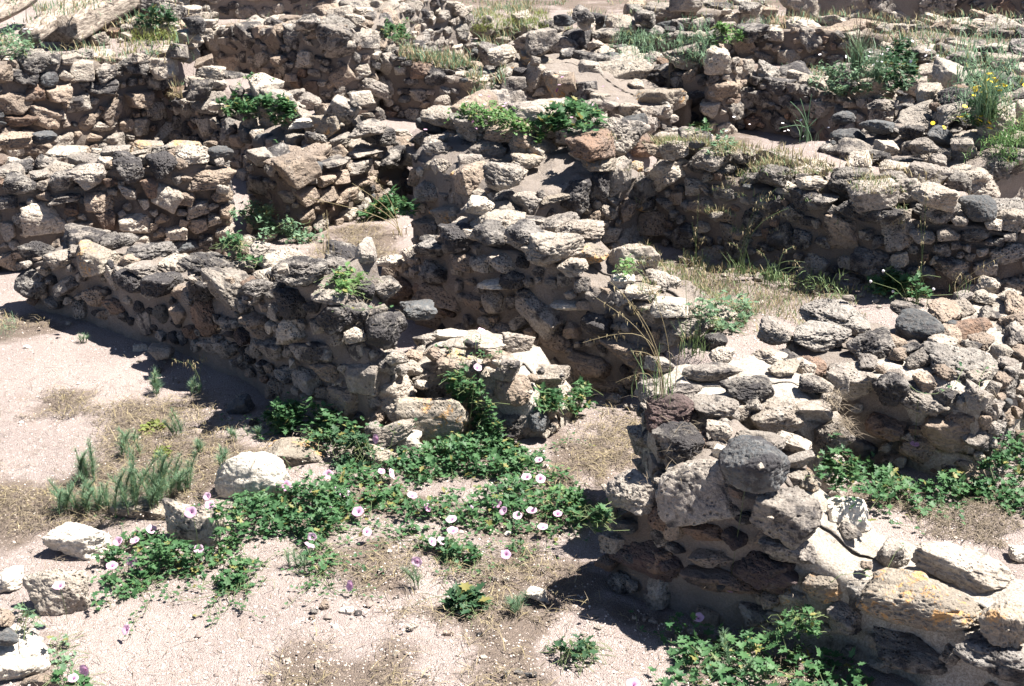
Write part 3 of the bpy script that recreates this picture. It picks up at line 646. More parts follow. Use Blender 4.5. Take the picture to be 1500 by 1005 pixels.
Wall('low front wall of massive lichen spotted blocks and white mortar, lower right corner',
     [(1110, 936), (1190, 955), (1300, 1000), (1400, 1050), (1560, 1130)], top=[(1100, 765), (1150, 780), (1190, 815), (1230, 850), (1300, 880), (1400, 920), (1560, 985)], T=.42, rear=.05, seed=51, heroes=G2_H,
     mix=dict(lime=3, lichen=2, pale=2, dark=1), mortar='mortar_white', smax=.14, dens=.12)
# ---- background
Wall('low background wall with brown and grey stones behind the feathery grass, upper right',
     [(1080, 88), (1150, 94), (1220, 100), (1300, 108)], top=[(1080, 48), (1150, 42), (1220, 42), (1300, 52)], T=.6, seed=53, mix=dict(tan=3, lime=4, rust=2, dark=1, pale=1.5), smax=.24, mortar='mortar_brown')
Wall('pale background wall of upright blocks at the top edge, right of centre',
     [(930, 44), (1060, 44), (1138, 42)], top=[(900, 14), (1000, 14), (1138, 12)], T=.6, seed=55, mix=LITE, smax=.3)
Wall('background rubble wall near the top right corner',
     [(1325, 78), (1400, 88), (1560, 100)], top=[(1325, 38), (1400, 38), (1560, 46)], T=.7, seed=57, mix=dict(lime=5, dark=2, tan=2, rust=1, pale=1.5), smax=.24)
Wall('tumbled bank of stones below the top right rubble wall',
     [(1262, 140), (1350, 152), (1420, 168), (1560, 186)], hts=[.35, .38, .35, .35], T=1.1, seed=59, mix=dict(lime=5, pitted=2, dark=1, pale=2, rust=.6), smax=.26, cat='stone bank')
Wall('low group of wall stones right of the yellow flowers',
     [(1438, 212), (1500, 222), (1580, 230)], hts=[.18, .22, .25], T=.8, seed=61, mix=dict(lime=4, dark=2, pale=2, lichen=2), smax=.28)
Wall('flat faced grey block wall at the top edge, right',
     [(1168, 40), (1270, 38), (1382, 36)], hts=[.45, .45, .45], T=.5, seed=63, mix=dict(lime=3, pale=1), smax=.45, smin=.3, dens=3, mortar='mortar', batter=0, proud=.42)
Wall('dark brown wall at the very top right corner',
     [(1390, 34), (1460, 36), (1600, 40)], hts=[.5, .5, .5], T=.5, seed=65, mix=dict(rust=3, dark=2), smax=.3, mortar='mortar_brown')
Wall('faint line of wall stones in the grass at the top, left of the black boulder',
     [(695, 64), (740, 66), (800, 76)], hts=[.12, .14, .12], T=.3, seed=67, mix=DARKM, smax=.2)
Wall('short row of half buried stones under the grass strip, upper centre',
     [(690, 98), (740, 100), (785, 106)], hts=[.14, .16, .16], T=.35, seed=68, mix=DARKM, smax=.22)
Wall('background wall overgrown with grey green weeds, top right of centre',
     [(880, 72), (960, 80), (1085, 86)], top=[(880, 30), (960, 42), (1085, 56)], T=.3, seed=69, mix=DARKM, smax=.22)
Wall('row of large stones along the top edge, above the big sunlit wall',
     [(232, 30), (330, 26), (480, 24), (560, 24)], hts=[.4, .45, .4, .4], z0=.0, T=.6, seed=71, mix=dict(lime=4, dark=2, pale=2, pitted=2), smax=.3)

MIXS = dict(lime=4, pale=4, tan=1.5, pitted=1.2, dark=.6, rust=.3, basalt=.3)
scree('pale rubble slope of broken blocks below the large sunlit wall', [(300, 135), (430, 130), (560, 165), (560, 200), (480, 215), (400, 190), (300, 160)], 110, .07, .30, MIXS, 1)
scree('stones piled where the high wall meets the large sunlit wall', [(225, 100), (262, 60), (300, 95), (330, 150), (290, 190), (250, 150), (200, 110)], 110, .08, .26, MIXS, 2)
scree('rubble of pale stones lying behind the broad wall block', [(640, 160), (760, 165), (990, 205), (990, 250), (900, 235), (760, 215), (640, 190)], 120, .07, .32, MIXS, 3)
scree('flat stones bedded in the top of the long shaded wall', [(985, 235), (1100, 262), (1300, 300), (1400, 315), (1410, 270), (1200, 245), (1000, 212)], 120, .07, .24, dict(lime=4, pale=3, pitted=2, basalt=.5), 4, sink=.32)
scree('rocks littering the grassy terrace beside the dead logs', [(90, 55), (150, 15), (260, 5), (265, 40), (200, 60), (120, 78)], 45, .06, .3, MIXS, 5)
scree('tumbled stones overgrown with weeds in the upper right background', [(1200, 150), (1260, 100), (1500, 60), (1500, 200), (1440, 210), (1330, 140)], 150, .08, .3, dict(lime=4, dark=2, pale=3, rust=.7, pitted=1), 6)
scree('scattered wall stones across the top centre background', [(700, 90), (700, 40), (1100, 20), (1100, 70), (900, 60), (790, 100)], 70, .1, .34, dict(lime=4, dark=2, pale=3, pitted=1), 7)
scree('rubble lying at the foot of the crumbled bright wall end', [(560, 640), (640, 560), (760, 600), (800, 660), (700, 650)], 12, .05, .10, LITE, 8)
scree('stones strewn in the weeds at the foot of the left sunlit wall', [(330, 320), (370, 330), (400, 350), (380, 385), (330, 375)], 16, .05, .13, MIXS, 9)
scree('stones edging the right end of the grassy terrace, upper left', [(240, 20), (305, 20), (310, 110), (262, 115), (250, 60)], 90, .08, .24, MIXS, 11, sink=.1)
scree('small fallen stones along the shaded foot of the diagonal wall', [(60, 465), (150, 482), (340, 562), (480, 645), (440, 665), (310, 590), (150, 505)], 46, .02, .07, MIXS, 12, sink=.3)
scree('small fallen stones at the shaded foot of the middle wall', [(600, 480), (780, 555), (950, 596), (940, 615), (770, 580)], 30, .025, .08, MIXS, 13, sink=.3)
scree('small fallen stones along the foot of the front right wall', [(880, 860), (1000, 915), (1180, 965), (1160, 1000), (960, 930), (870, 885)], 34, .015, .06, MIXS, 14, sink=.3)
scree('stones fallen below the long shaded wall onto the grass', [(960, 365), (1290, 440), (1290, 452), (960, 385)], 26, .03, .09, MIXS, 15, sink=.3)
scree('pale stones scattered on the sand around the lower straw patches', [(380, 1000), (480, 860), (700, 800), (900, 860), (850, 1000)], 34, .012, .045, LITE, 16, sink=.3)
# ---------------------------------------------------------------- ground sheet
def gaxis(a, b, st, far_lo, far_hi):
    c = list(np.arange(a, b, st)); s_ = st
    while c[-1] < far_hi: s_ *= 1.35; c.append(c[-1]+s_)
    s_ = st; lo = []
    x = a
    while x > far_lo: s_ *= 1.35; x -= s_; lo.append(x)
    return np.array(lo[::-1]+c)
ax_ = gaxis(-7.5, 7.5, .045, -500, 500); ay_ = gaxis(2.6, 18, .045, -300, 900)
GX, GY = np.meshgrid(ax_, ay_); GZ = terrain(GX, GY)
gI = np.arange(GX.size).reshape(GX.shape)
gF = np.stack([gI[:-1, :-1], gI[:-1, 1:], gI[1:, 1:], gI[1:, :-1]], -1).reshape(-1, 4)
def ground_mat():
    t = NT('sandy ground'); geo = t.n('ShaderNodeNewGeometry'); P = geo.outputs['Position']
    big = t.noise(P, 1.3, 4); mid = t.noise(P, 7, 6, .7); fine = t.noise(P, 160, 3, .8); gr = t.vor(P, 210, out='Color'); gd = t.vor(P, 210)
    base = t.mix(t.ramp(big, .35, .65), (.335, .278, .256), (.275, .228, .21))
    hue = t.n('ShaderNodeSeparateColor'); t.l(gr, hue.inputs[0])
    base = t.mix(t.ramp(hue.outputs[0], 0, .28, .55, 0), base, (.17, .13, .11))
    base = t.mix(t.ramp(hue.outputs[1], .6, 1, 0, .5), base, (.44, .39, .365))
    base = t.mix(t.ramp(mid, .55, .72, 0, .5), base, (.25, .195, .15))
    at = t.n('ShaderNodeAttribute', attribute_name='litter')
    m2 = t.noise(P, 2.6, 8, .75, .6); edge = t.math('MULTIPLY_ADD', t.math('SUBTRACT', m2, .5), 2.6, at.outputs['Fac'])
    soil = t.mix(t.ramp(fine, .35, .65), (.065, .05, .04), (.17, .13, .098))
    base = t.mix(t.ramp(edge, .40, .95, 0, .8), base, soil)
    t.l(base, t.b.inputs['Base Color']); t.b.inputs['Roughness'].default_value = .95; t.b.inputs['Specular IOR Level'].default_value = .15
    h = t.math('ADD', t.math('MULTIPLY', mid, 1.6), t.math('ADD', t.math('MULTIPLY', fine, .45), t.math('MULTIPLY', gd, -.35)))
    t.l(t.bump(h, 1, .016), t.b.inputs['Normal']); return t.m
M['ground'] = ground_mat()
LIT = [  # litter and dark earth, outlined in photo pixels
    (1.0, .06, [(35, 600), (60, 575), (130, 560), (150, 568), (120, 595), (60, 615)]),
    (1.0, .08, [(150, 640), (165, 600), (200, 582), (255, 585), (275, 610), (250, 640), (330, 640), (400, 655), (380, 690), (330, 720), (250, 750), (190, 750), (150, 790), (60, 800), (0, 830), (-60, 800), (-60, 700), (0, 690), (60, 715), (110, 690)]),
    (1.0, .08, [(350, 1040), (395, 950), (430, 925), (480, 940), (530, 955), (580, 930), (620, 950), (600, 1040)]),
    (1.0, .08, [(470, 800), (560, 790), (620, 840), (590, 880), (520, 860)]),
    (1.0, .08, [(560, 870), (640, 880), (690, 830), (760, 800), (850, 810), (890, 850), (880, 890), (820, 910), (790, 950), (830, 1000), (820, 1040), (640, 1040), (690, 960), (640, 930)]),
    (1.0, .08, [(800, 610), (850, 650), (870, 640), (950, 660), (950, 690), (880, 720), (850, 700), (830, 740), (800, 760), (790, 690)]),
    (1.0, .08, [(0, 455), (60, 455), (110, 475), (90, 490), (0, 500), (-60, 490)]),
    (.7, .08, [(880, 600), (960, 600), (960, 640), (900, 700), (860, 690)]),
    (1.0, .08, [(880, 870), (960, 890), (1100, 940), (1300, 1010), (1300, 1100), (960, 940), (890, 900)]),
    (.85, .1, [(470, 330), (600, 330), (560, 395), (500, 410), (440, 400)]),
    (1.2, .1, [(1418, 230), (1600, 220), (1600, 320), (1425, 300)]),
    (.9, .1, [(60, 900), (110, 920), (90, 1040), (0, 1040), (40, 930)]),
    (.75, .3, [(900, 380), (960, 350), (1300, 420), (1300, 455), (1110, 500), (960, 470)], .33),
    (.6, .3, [(985, 235), (1100, 262), (1300, 300), (1400, 315), (1410, 270), (1200, 245), (1000, 212)], .66),
    (.55, .1, [(1200, 720), (1300, 715), (1400, 740), (1500, 770), (1560, 860), (1400, 800), (1280, 790)], .2),
    (.7, .3, [(-600, 100), (290, 95), (290, 20), (560, 20), (560, -60), (-600, -60)]),
    (1.0, .8, [(-900, 30), (300, 18), (1900, 30), (3000, -130), (-2000, -130)]),
    (.7, .5, [(1100, 240), (1300, 120), (1500, 200), (1700, 120), (1700, 20), (1100, 40), (850, 100), (700, 80), (650, 100), (700, 30), (900, 20), (1000, 200)]),
]
# plant beds are darker earth too; filled in below before the sheet is made
# ---------------------------------------------------------------- loose rocks on the ground
def rock(label, px, py, w, h, mat, kind='rough', rot=0, flat=.6, seed=0, sink=.22, name='loose_rock', yaw=None):
    c = hit(px, py+h*.22); m = mpp(c); dep = math.atan2(H-c[2], c[1])
    W_ = w*m; Hh = W_*flat; D_ = max(.5*W_, (h*m-Hh*math.cos(dep)*.8)/math.sin(dep)); D_ = min(D_, 1.5*W_)
    lst = SH[kind, 'hi']; me = lst[seed % len(lst)]
    o = bpy.data.objects.new(name, me); COL.objects.link(o)
    o.location = (c[0], c[1]+D_*.1, c[2]+Hh*(.5-sink)); o.scale = (W_/2, D_/2, Hh/2)
    o.rotation_euler = (0, math.radians(-rot), 0 if yaw is None else math.radians(yaw))
    o.material_slots[0].link = 'OBJECT'; o.material_slots[0].material = M[mat]
    o['label'] = label; o['category'] = 'rock'
    a = np.linspace(-.8, .8, 15); A, B = np.meshgrid(a, a); A = A.ravel(); B = B.ravel(); k = A*A+B*B < .7; A, B = A[k], B[k]
    hsplat(np.stack([c[0]+A*W_/2, c[1]+D_*.1+B*D_/2, c[2]+Hh*(.5-sink)+np.sqrt(1-A*A-B*B)*Hh/2*.9], 1), 1)
    return o
for a in [
    ('thin flat lichened slab lying level with the sand, behind the banded rock', 228, 745, 132, 44, 'lichen', 'slab', -10, .16, 2, .3),
    ('broad pale block with yellow lichen, wrapped by bindweed at the crumbled wall end', 633, 600, 112, 82, 'lichen', 'angular', 4, .75, 3),
    ('flattish pale rock left behind the broad lichened block', 583, 572, 70, 40, 'cream', 'rough', 0, .5, 2),
    ('smooth cream coloured boulder, brightest rock on the sandy ground', 366, 709, 122, 76, 'cream', 'smooth', 3, .72, 3),
    ('cream block with a dark notched underside, left of the bindweed', 114, 798, 106, 68, 'cream', 'rough', -4, .6, 5),
    ('round grey rock full of black pits near the lower left corner', 92, 870, 110, 92, 'pale', 'pitted', 0, .8, 3),
    ('grey and white banded rock half wrapped in bindweed leaves', 286, 782, 106, 70, 'pale', 'angular', -8, .75, 1),
    ('long grey slab with yellow lichen sunk beside the cream boulder', 440, 660, 112, 62, 'lichen', 'slab', -14, .28, 0, .3),
    ('low slab with orange lichen lying under the large lichened block', 537, 663, 92, 34, 'lichen', 'slab', 0, .3, 1),
    ('small black and white rock at the foot of the diagonal wall', 548, 606, 30, 34, 'pitted', 'pitted', 0, .8, 1),
    ('elongated grey rock leaning below the lichened block', 575, 637, 74, 38, 'pale', 'rough', 22, .42, 4),
    ('dark grey wedge of rock lying in the sand below the shaded wall', 349, 577, 40, 34, 'basalt', 'angular', 25, .7, 2),
    ('small chalky rock on the sand at the edge of the wall shadow', 237, 517, 38, 32, 'pale', 'angular', 0, .6, 3),
    ('flat white stone chip left of the chalky rock by the wall shadow', 205, 500, 26, 16, 'cream', 'angular', 0, .5, 4),
    ('grey stone in the shade among leaves below the diagonal wall', 458, 600, 46, 24, 'lime', 'smooth', 0, .5, 3),
    ('small white hollowed stone on the dry straw, lower centre', 784, 870, 36, 28, 'cream', 'rough', 0, .6, 5),
    ('tiny white stone just above the hollowed white one', 743, 848, 14, 13, 'cream', 'angular', 0, .7, 0),
    ('white triangular chip on the sand, lower centre left', 508, 896, 22, 15, 'cream', 'angular', 0, .4, 2),
    ('large pale boulder cut off by the lower left corner', 20, 962, 104, 110, 'cream', 'smooth', 0, .7, 6),
    ('blue grey boulder at the left edge behind the large pale one', 4, 934, 46, 40, 'basalt', 'smooth', 0, .7, 2),
    ('cream rock at the left edge beside the pitted grey rock', 14, 852, 46, 50, 'cream', 'rough', 0, .7, 7),
    ('pale pinkish rock touching the left edge, between cream and blue grey ones', 4, 904, 30, 40, 'tan', 'rough', 0, .7, 8),
    ('orange tinted flat rock at the bottom edge, left', 62, 1002, 66, 26, 'tan', 'slab', 0, .4, 2),
    ('white rock at the right edge behind the massive blocks', 1494, 812, 44, 40, 'cream', 'rough', 0, .7, 1),
    ('white pebble like stone at the bottom edge, left of centre', 625, 993, 16, 10, 'cream', 'angular', 0, .5, 1),
    ('blue grey stone chip by the broad leaved weed, bottom centre', 780, 990, 26, 14, 'basalt', 'angular', 0, .5, 0),
    ('ochre chip of stone on the sand, left of the broad leaved weed', 657, 931, 18, 9, 'tan', 'angular', 0, .5, 3),
    ('rock with an orange stain on the slope of pale rubble, upper left', 478, 160, 50, 36, 'lichen', 'angular', 10, .7, 1),
    ('white slab on the pale rubble slope, beside the orange stained rock', 448, 182, 50, 18, 'cream', 'slab', 0, .3, 0),
    ('grey blocky rock at the left foot of the big sunlit wall', 310, 108, 44, 22, 'pale', 'rough', 0, .5, 2),
    ('dark shadowed boulder on the grassy terrace, upper left', 222, 14, 40, 24, 'dark', 'rough', 0, .7, 4),
    ('rounded grey boulder on the terrace left of the dark one', 184, 14, 26, 18, 'basalt', 'smooth', 0, .7, 0),
    ('dark boulder perched at the left end of the row along the top edge', 287, 38, 38, 28, 'dark', 'pitted', 0, .75, 0),
    ('grey rock sitting under the grass of the terrace, upper left', 186, 42, 24, 16, 'lime', 'rough', 0, .6, 1),
    ('grey white rock on the terrace edge, right of the dead logs', 162, 28, 22, 18, 'pale', 'rough', 0, .6, 0),
    ('pale squarish rock on the wall end, left of the dark corner', 530, 145, 40, 28, 'pale', 'angular', 0, .7, 4),
    ('small round stone in the sunlit gap behind the middle wall', 1020, 215, 26, 12, 'basalt', 'smooth', 0, .5, 1),
    ('pale stone beside the round one in the sunlit gap', 985, 222, 34, 16, 'pale', 'rough', 0, .5, 3),
    ('rosy cobble on the rubble below the green plants, centre', 855, 182, 26, 24, 'tan', 'smooth', 20, .8, 1),
    ('broad pale rock on the rubble left of the rosy cobble', 780, 182, 60, 26, 'pale', 'rough', 0, .45, 2),
]: rock(*a)
# ---------------------------------------------------------------- dead logs, upper left
def log(label, a, b, rad, seed, name='fallen_log', square=False, cat='log', mat='wood'):
    a = np.array(a); b = np.array(b); d = b-a; L = np.linalg.norm(d); d = d/L; n = 90; m = 40
    up = np.array([0, 0, 1.]); sx = np.cross(d, up); sx /= np.linalg.norm(sx); sz = np.cross(sx, d)
    T, A = np.meshgrid(np.linspace(0, 1, n), np.linspace(0, 2*math.pi, m, endpoint=False), indexing='ij'); T = T.ravel(); A = A.ravel()
    ca, sa = np.cos(A), np.sin(A)
    p_ = 8 if square else 2
    rr = (np.abs(ca/rad[0])**p_+np.abs(sa/rad[1])**p_)**(-1/p_)
    rr = rr*(1-.25*T*(not square))*np.where((T < .001) | (T > .999), .02, 1)
    loc = np.stack([ca*6, sa*6, T*L*2], 1)
    rr = rr*(1+.12*fbm(loc*[1, 1, .6], seed, 4)+.07*fbm(np.stack([ca*9, sa*9, T*L*1.5], 1), seed+3, 3)*(not square))
    bend = .05*np.sin(T*3)*(not square)
    P = a+np.outer(T*L, d)+np.outer(rr*ca+bend, sx)+np.outer(rr*sa, sz)
    I = np.arange(n*m).reshape(n, m); F = np.stack([I[:-1], np.roll(I, -1, 1)[:-1], np.roll(I, -1, 1)[1:], I[1:]], -1).reshape(-1, 4)
    hsplat(P, 1)
    c = (a+b)/2; link(name, mesh_np(name, P-c, F, M[mat]), loc=c, label=label, cat=cat)
t = NT('weathered wood'); tc = t.n('ShaderNodeTexCoord'); mp = t.n('ShaderNodeMapping'); t.l(tc.outputs['Object'], mp.inputs[0]); mp.inputs['Rotation'].default_value = (0, 0, math.radians(-22)); mp.inputs['Scale'].default_value = (14, 1.5, 14)
w1 = t.noise(mp.outputs[0], 3, 6, .7); bc = t.mix(t.ramp(w1, .35, .65), (.13, .10, .08), (.40, .34, .28)); t.l(bc, t.b.inputs['Base Color']); t.b.inputs['Roughness'].default_value = .9; t.l(t.bump(w1, 1, .02), t.b.inputs['Normal']); M['wood'] = t.m
zt = .84
log('split grey dead log leaning across the terrace in the upper left corner', G(42, 54, zt), G(125, -18, zt+.18), (.085, .08), 3)
log('squared grey weathered beam lying right of the dead log, upper left corner', G(82, 44, zt), G(205, -22, zt+.12), (.17, .10), 5, 'stone_beam', True, 'stone beam', 'wood')
log('dark fallen branch at the far upper left corner', G(-40, 34, zt), G(46, -6, zt+.1), (.09, .07), 7, 'fallen_branch', False, 'branch')
# ---------------------------------------------------------------- vegetation
def leaf_mat(name, c1, c2, trans=.35, rough=.55):
    t = NT(name); geo = t.n('ShaderNodeNewGeometry'); n1 = t.noise(geo.outputs['Position'], 30, 2); n2 = t.noise(geo.outputs['Position'], 4, 2)
    at = t.n('ShaderNodeAttribute', attribute_name='rnd')
    c = t.mix(at.outputs['Fac'], c1, c2); c = t.mix(t.ramp(n1, .4, .65, 0, .5), c, c2); c = t.mix(t.ramp(n2, .35, .7, 0, .4), c, c1)
    t.l(c, t.b.inputs['Base Color']); t.b.inputs['Roughness'].default_value = rough; t.b.inputs['Specular IOR Level'].default_value = .35
    if 'leaf' in name: c = t.mix(t.ramp(at.outputs['Fac'], .93, .97, 0, .8), c, (.26, .22, .07)); t.l(c, t.b.inputs['Base Color'])
    tr = t.n('ShaderNodeBsdfTranslucent'); t.l(c, tr.inputs[0]); mx = t.n('ShaderNodeMixShader'); mx.inputs[0].default_value = trans
    t.l(t.b.outputs[0], mx.inputs[1]); t.l(tr.outputs[0], mx.inputs[2]); t.l(mx.outputs[0], t.out.inputs[0]); return t.m
M['leaf'] = leaf_mat('bindweed leaf', (.034, .10, .042), (.09, .185, .07))
M['leaf_lt'] = leaf_mat('light green leaf', (.085, .19, .06), (.16, .27, .09))
M['leaf_gr'] = leaf_mat('grey green leaf', (.10, .185, .11), (.18, .28, .16))
M['leaf_dk'] = leaf_mat('dark green leaf', (.025, .07, .035), (.06, .125, .055))
M['leaf_yl'] = leaf_mat('yellow green leaf', (.15, .19, .05), (.24, .27, .08))
M['straw'] = leaf_mat('dry straw', (.22, .175, .09), (.36, .30, .18), .2, .7)
M['straw_gr'] = leaf_mat('grey dry grass', (.07, .056, .044), (.22, .178, .125), .15, .8)
M['grassg'] = leaf_mat('green grass blade', (.09, .15, .06), (.18, .24, .10), .3)
M['stem'] = leaf_mat('plant stem', (.12, .17, .07), (.18, .22, .10), .1)
def cloud(T_V, T_F, pos, size, yaw, tilt, tdir, rnd):
    """many copies of one small leaf; size (n,) or (n,3)"""
    n = len(pos); T_V = np.asarray(T_V, float); size = np.asarray(size, float)
    if size.ndim == 1: size = np.repeat(size[:, None], 3, 1)
    L = T_V[None]*size[:, None, :]
    cy, sy = np.cos(yaw)[:, None], np.sin(yaw)[:, None]
    ct, st = np.cos(tilt)[:, None], np.sin(tilt)[:, None]
    # tilt about local X first, then yaw
    x = L[..., 0]; y = L[..., 1]*ct-L[..., 2]*st; z = L[..., 1]*st+L[..., 2]*ct
    X = x*cy-y*sy; Y = x*sy+y*cy
    V = np.stack([X, Y, z], -1)+pos[:, None, :]
    F = (np.asarray(T_F)[None]+(np.arange(n)*len(T_V))[:, None, None]).reshape(-1, len(T_F[0]))
    return V.reshape(-1, 3), F, np.repeat(rnd, len(T_V))
def rmesh(name, parts, mat, smooth=False):
    V, F, R = [], [], []; b = 0
    for v, f, r in parts: V.append(v); F.append(f+b); R.append(r); b += len(v)
    V = np.vstack(V); me = mesh_np(name, V, np.vstack(F), mat, smooth)
    a = me.attributes.new('rnd', 'FLOAT', 'POINT'); a.data.foreach_set('value', np.concatenate(R).astype(np.float32)); return me
# leaf outlines, length along +Y, folded on the midrib, cut into triangles
def fan(pts, cz=0.0):
    V = [(0, .35, cz)]+pts; n = len(pts); return V, [(0, 1+k, 1+(k+1) % n) for k in range(n)]
LOBED = fan([(0, 0, 0), (.30, -.12, .06), (.24, .18, .05), (.55, .30, .10), (.25, .48, .05), (.28, .78, .08), (.09, .72, .03), (0, 1.05, -.02), (-.09, .72, .03), (-.28, .78, .08), (-.25, .48, .05), (-.55, .30, .10), (-.24, .18, .05), (-.30, -.12, .06)], -.03)
ROUND = fan([(0, .05, 0), (.35, .0, .1), (.52, .35, .14), (.38, .75, .1), (0, .95, .02), (-.38, .75, .1), (-.52, .35, .14), (-.35, .0, .1)], -.05)
BLADE = ([(-.5, 0, 0), (.5, 0, 0), (.4, .5, .06), (-.4, .5, .06), (0, 1, .02), (0, 1, .02)], [(0, 1, 2, 3), (3, 2, 4, 5)])
BLADE = ([(-.5, 0, 0), (.5, 0, 0), (.42, .4, .10), (-.42, .4, .10), (.08, 1, 0.0), (-.08, 1, 0.0)], [(0, 1, 2, 3), (3, 2, 4, 5)])
def tubes(lines, r0, r1, rnd=.5):
    """three-sided tapering stems along polylines"""
    V, F = [], []; b = 0
    for ln in lines:
        ln = np.asarray(ln); n = len(ln)
        d = np.gradient(ln, axis=0); d /= np.linalg.norm(d, axis=1)[:, None]+1e-9
        a = np.cross(d, [.3, .8, .1]); a /= np.linalg.norm(a, axis=1)[:, None]+1e-9; c = np.cross(d, a)
        r = np.linspace(r0, r1, n)[:, None]
        ring = [ln+r*(a*math.cos(t)+c*math.sin(t)) for t in (0, 2.094, 4.188)]
        V.append(np.stack(ring, 1).reshape(-1, 3))
        for k in range(n-1):
            for q in range(3): F.append((b+k*3+q, b+k*3+(q+1) % 3, b+k*3+3+(q+1) % 3, b+k*3+3+q))
        b += 3*n
    V = np.vstack(V); return V, np.array(F), np.full(len(V), rnd)
PATCH = []
def patch(label, poly, hgt, leaf, dens, mat='leaf', tpl=None, cat='plant', name='bindweed_plant', rag=.5, seed=1, upr=.5, bed=True, group=None, stems=True):
    tpl = tpl or LOBED
    r = np.random.default_rng(seed*7+3); cx = sum(p[0] for p in poly)/len(poly); cy = sum(p[1] for p in poly)/len(poly)
    c = hit(cx, cy); zr = c[2]; W = np.array([G(px, py, zr)[:2] for px, py in poly]); area = abs(.5*sum(W[k][0]*W[(k+1) % len(W)][1]-W[(k+1) % len(W)][0]*W[k][1] for k in range(len(W))))
    xs = [p[0] for p in poly]; ys = [p[1] for p in poly]; pw = max(xs)-min(xs); ph = max(ys)-min(ys)
    e = .16*math.sqrt(pw*ph*.5); pa = abs(.5*sum(poly[k][0]*poly[(k+1) % len(poly)][1]-poly[(k+1) % len(poly)][0]*poly[k][1] for k in range(len(poly))))
    n = int(min(dens*area*(pw+2*e)*(ph+2*e)/pa, 26000)); px = r.uniform(min(xs)-e, max(xs)+e, n); py = r.uniform(min(ys)-e, max(ys)+e, n)
    s_ = poly_sd(px, py, poly)/e; q = s_ > -1; px, py, s_ = px[q], py[q], s_[q]
    B, side = hits(px, py); nz = fbm(B*[9, 9, 5], seed, 3); m = sstep(-.6, 1.2, s_+nz*2.4*rag)
    g = sstep(-.35, .15, fbm(B*16+5, seed+3, 3)); keep = r.random(len(B)) < np.clip(m*1.3, 0, 1)*(.06+.94*g)
    B, m, nz, g, side = B[keep], m[keep], nz[keep], g[keep], side[keep]
    if len(B) == 0: return None
    up = r.random(len(B))**.8*hgt*m*(.5+.8*np.clip(nz+.5, 0, 1))*(.4+.6*g)+.006
    pos = B.copy(); pos[:, 2] += np.where(side, up*.3, up); pos[:, 1] -= np.where(side, up*.7, 0)
    c = np.array([B[:, 0].mean(), B[:, 1].mean(), B[:, 2].min()]); root = thing(name, label, cat, [float(v) for v in c], group)
    sz = leaf*r.uniform(.35, 1.35, len(B)); n = len(B)
    if tpl is LOBED: sz = np.stack([sz*r.uniform(.55, 1.1, n), sz, sz], 1)
    if tpl is BLADE: sz = np.stack([leaf*.07+.03*sz, sz, sz*r.uniform(.5, 1.6, n)], 1)
    o = link('leaves', rmesh('leaves', [(lambda v, f, q: (v-c, f, q))(*cloud(*tpl, pos, sz, r.uniform(0, 2*math.pi, n), r.normal(upr*.4, upr, n), None, r.random(n)))], M[mat]), kind='stuff'); o.parent = root
    if stems and hgt > .03 and tpl is not BLADE:
        ln = []
        for k in r.choice(n, min(n, 90)):
            a = B[k]+[r.normal()*.04, r.normal()*.04, 0]; b_ = pos[k]; mid = (a+b_)/2+r.normal(size=3)*.012; ln.append([a-c, mid-c, b_-c])
        o = link('stems', rmesh('stems', [tubes(ln, .0013, .0009)], M['stem']), kind='stuff'); o.parent = root
    if name == 'bindweed_plant' and n > 60:
        RL, RP = [], []; cm = B[:, :2].mean(0)
        for k in r.choice(n, 16):
            q0 = B[k, :2]; dr = q0-cm; a0 = math.atan2(dr[1], dr[0])+r.normal()*.5; L_ = r.uniform(.1, .28); pts_ = []
            for w_ in np.linspace(0, 1, 9):
                q0 = q0+np.array([math.cos(a0), math.sin(a0)])*L_/8; a0 += r.normal()*.3; pts_.append([q0[0], q0[1], float(hsample(*q0))+.008+.012*r.random()])
            if max(abs(np.diff(np.array(pts_)[:, 2]))) > .08: continue
            RL.append(np.array(pts_)-c)
            for v_ in pts_[2:]:
                if r.random() < .8: RP.append(np.array(v_)+[r.normal()*.008, r.normal()*.008, .006])
        if RL:
            o = link('runners', rmesh('runners', [tubes(RL, .0013, .0009)], M['stem']), kind='stuff'); o.parent = root
            RP = np.array(RP); n2 = len(RP); o = link('runner_leaves', rmesh('runner_leaves', [(lambda v, f, q: (v-c, f, q))(*cloud(*tpl, RP, leaf*r.uniform(.35, .8, n2), r.uniform(0, 6.28, n2), r.normal(.2, .4, n2), None, r.random(n2)))], M[mat]), kind='stuff'); o.parent = root
    PATCH.append((root, c, mat))
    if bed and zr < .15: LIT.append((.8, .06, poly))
    return root
P_ = patch
P_('lush dark green bindweed mass under the large lichened block, centre', [(555, 695), (590, 668), (640, 645), (690, 640), (730, 640), (765, 660), (795, 690), (760, 712), (690, 705), (620, 712)], .09, 0.0265, 14250, seed=1)
P_('bindweed climbing between the pale blocks of the crumbled wall end', [(642, 548), (665, 540), (700, 548), (725, 600), (740, 650), (712, 655), (692, 610), (660, 572)], .04, 0.0234, 9000, seed=2, bed=False)
P_('wide loose bindweed carpet with many pink flowers, lower centre', [(470, 715), (545, 690), (600, 725), (690, 740), (730, 715), (810, 710), (862, 765), (820, 800), (740, 795), (650, 785), (590, 775), (520, 765), (470, 750)], .08, 0.0250, 9750, seed=3)
P_('thick bindweed running right from the cream boulder', [(318, 770), (350, 735), (430, 720), (500, 715), (520, 760), (500, 790), (450, 800), (420, 785), (370, 800), (330, 800)], .11, 0.0257, 14250, seed=4)
P_('green bindweed patch right of the pitted grey rock, lower left', [(138, 835), (165, 800), (225, 790), (300, 820), (345, 800), (310, 838), (245, 850), (205, 880), (150, 890)], .09, 0.0257, 13500, seed=5)
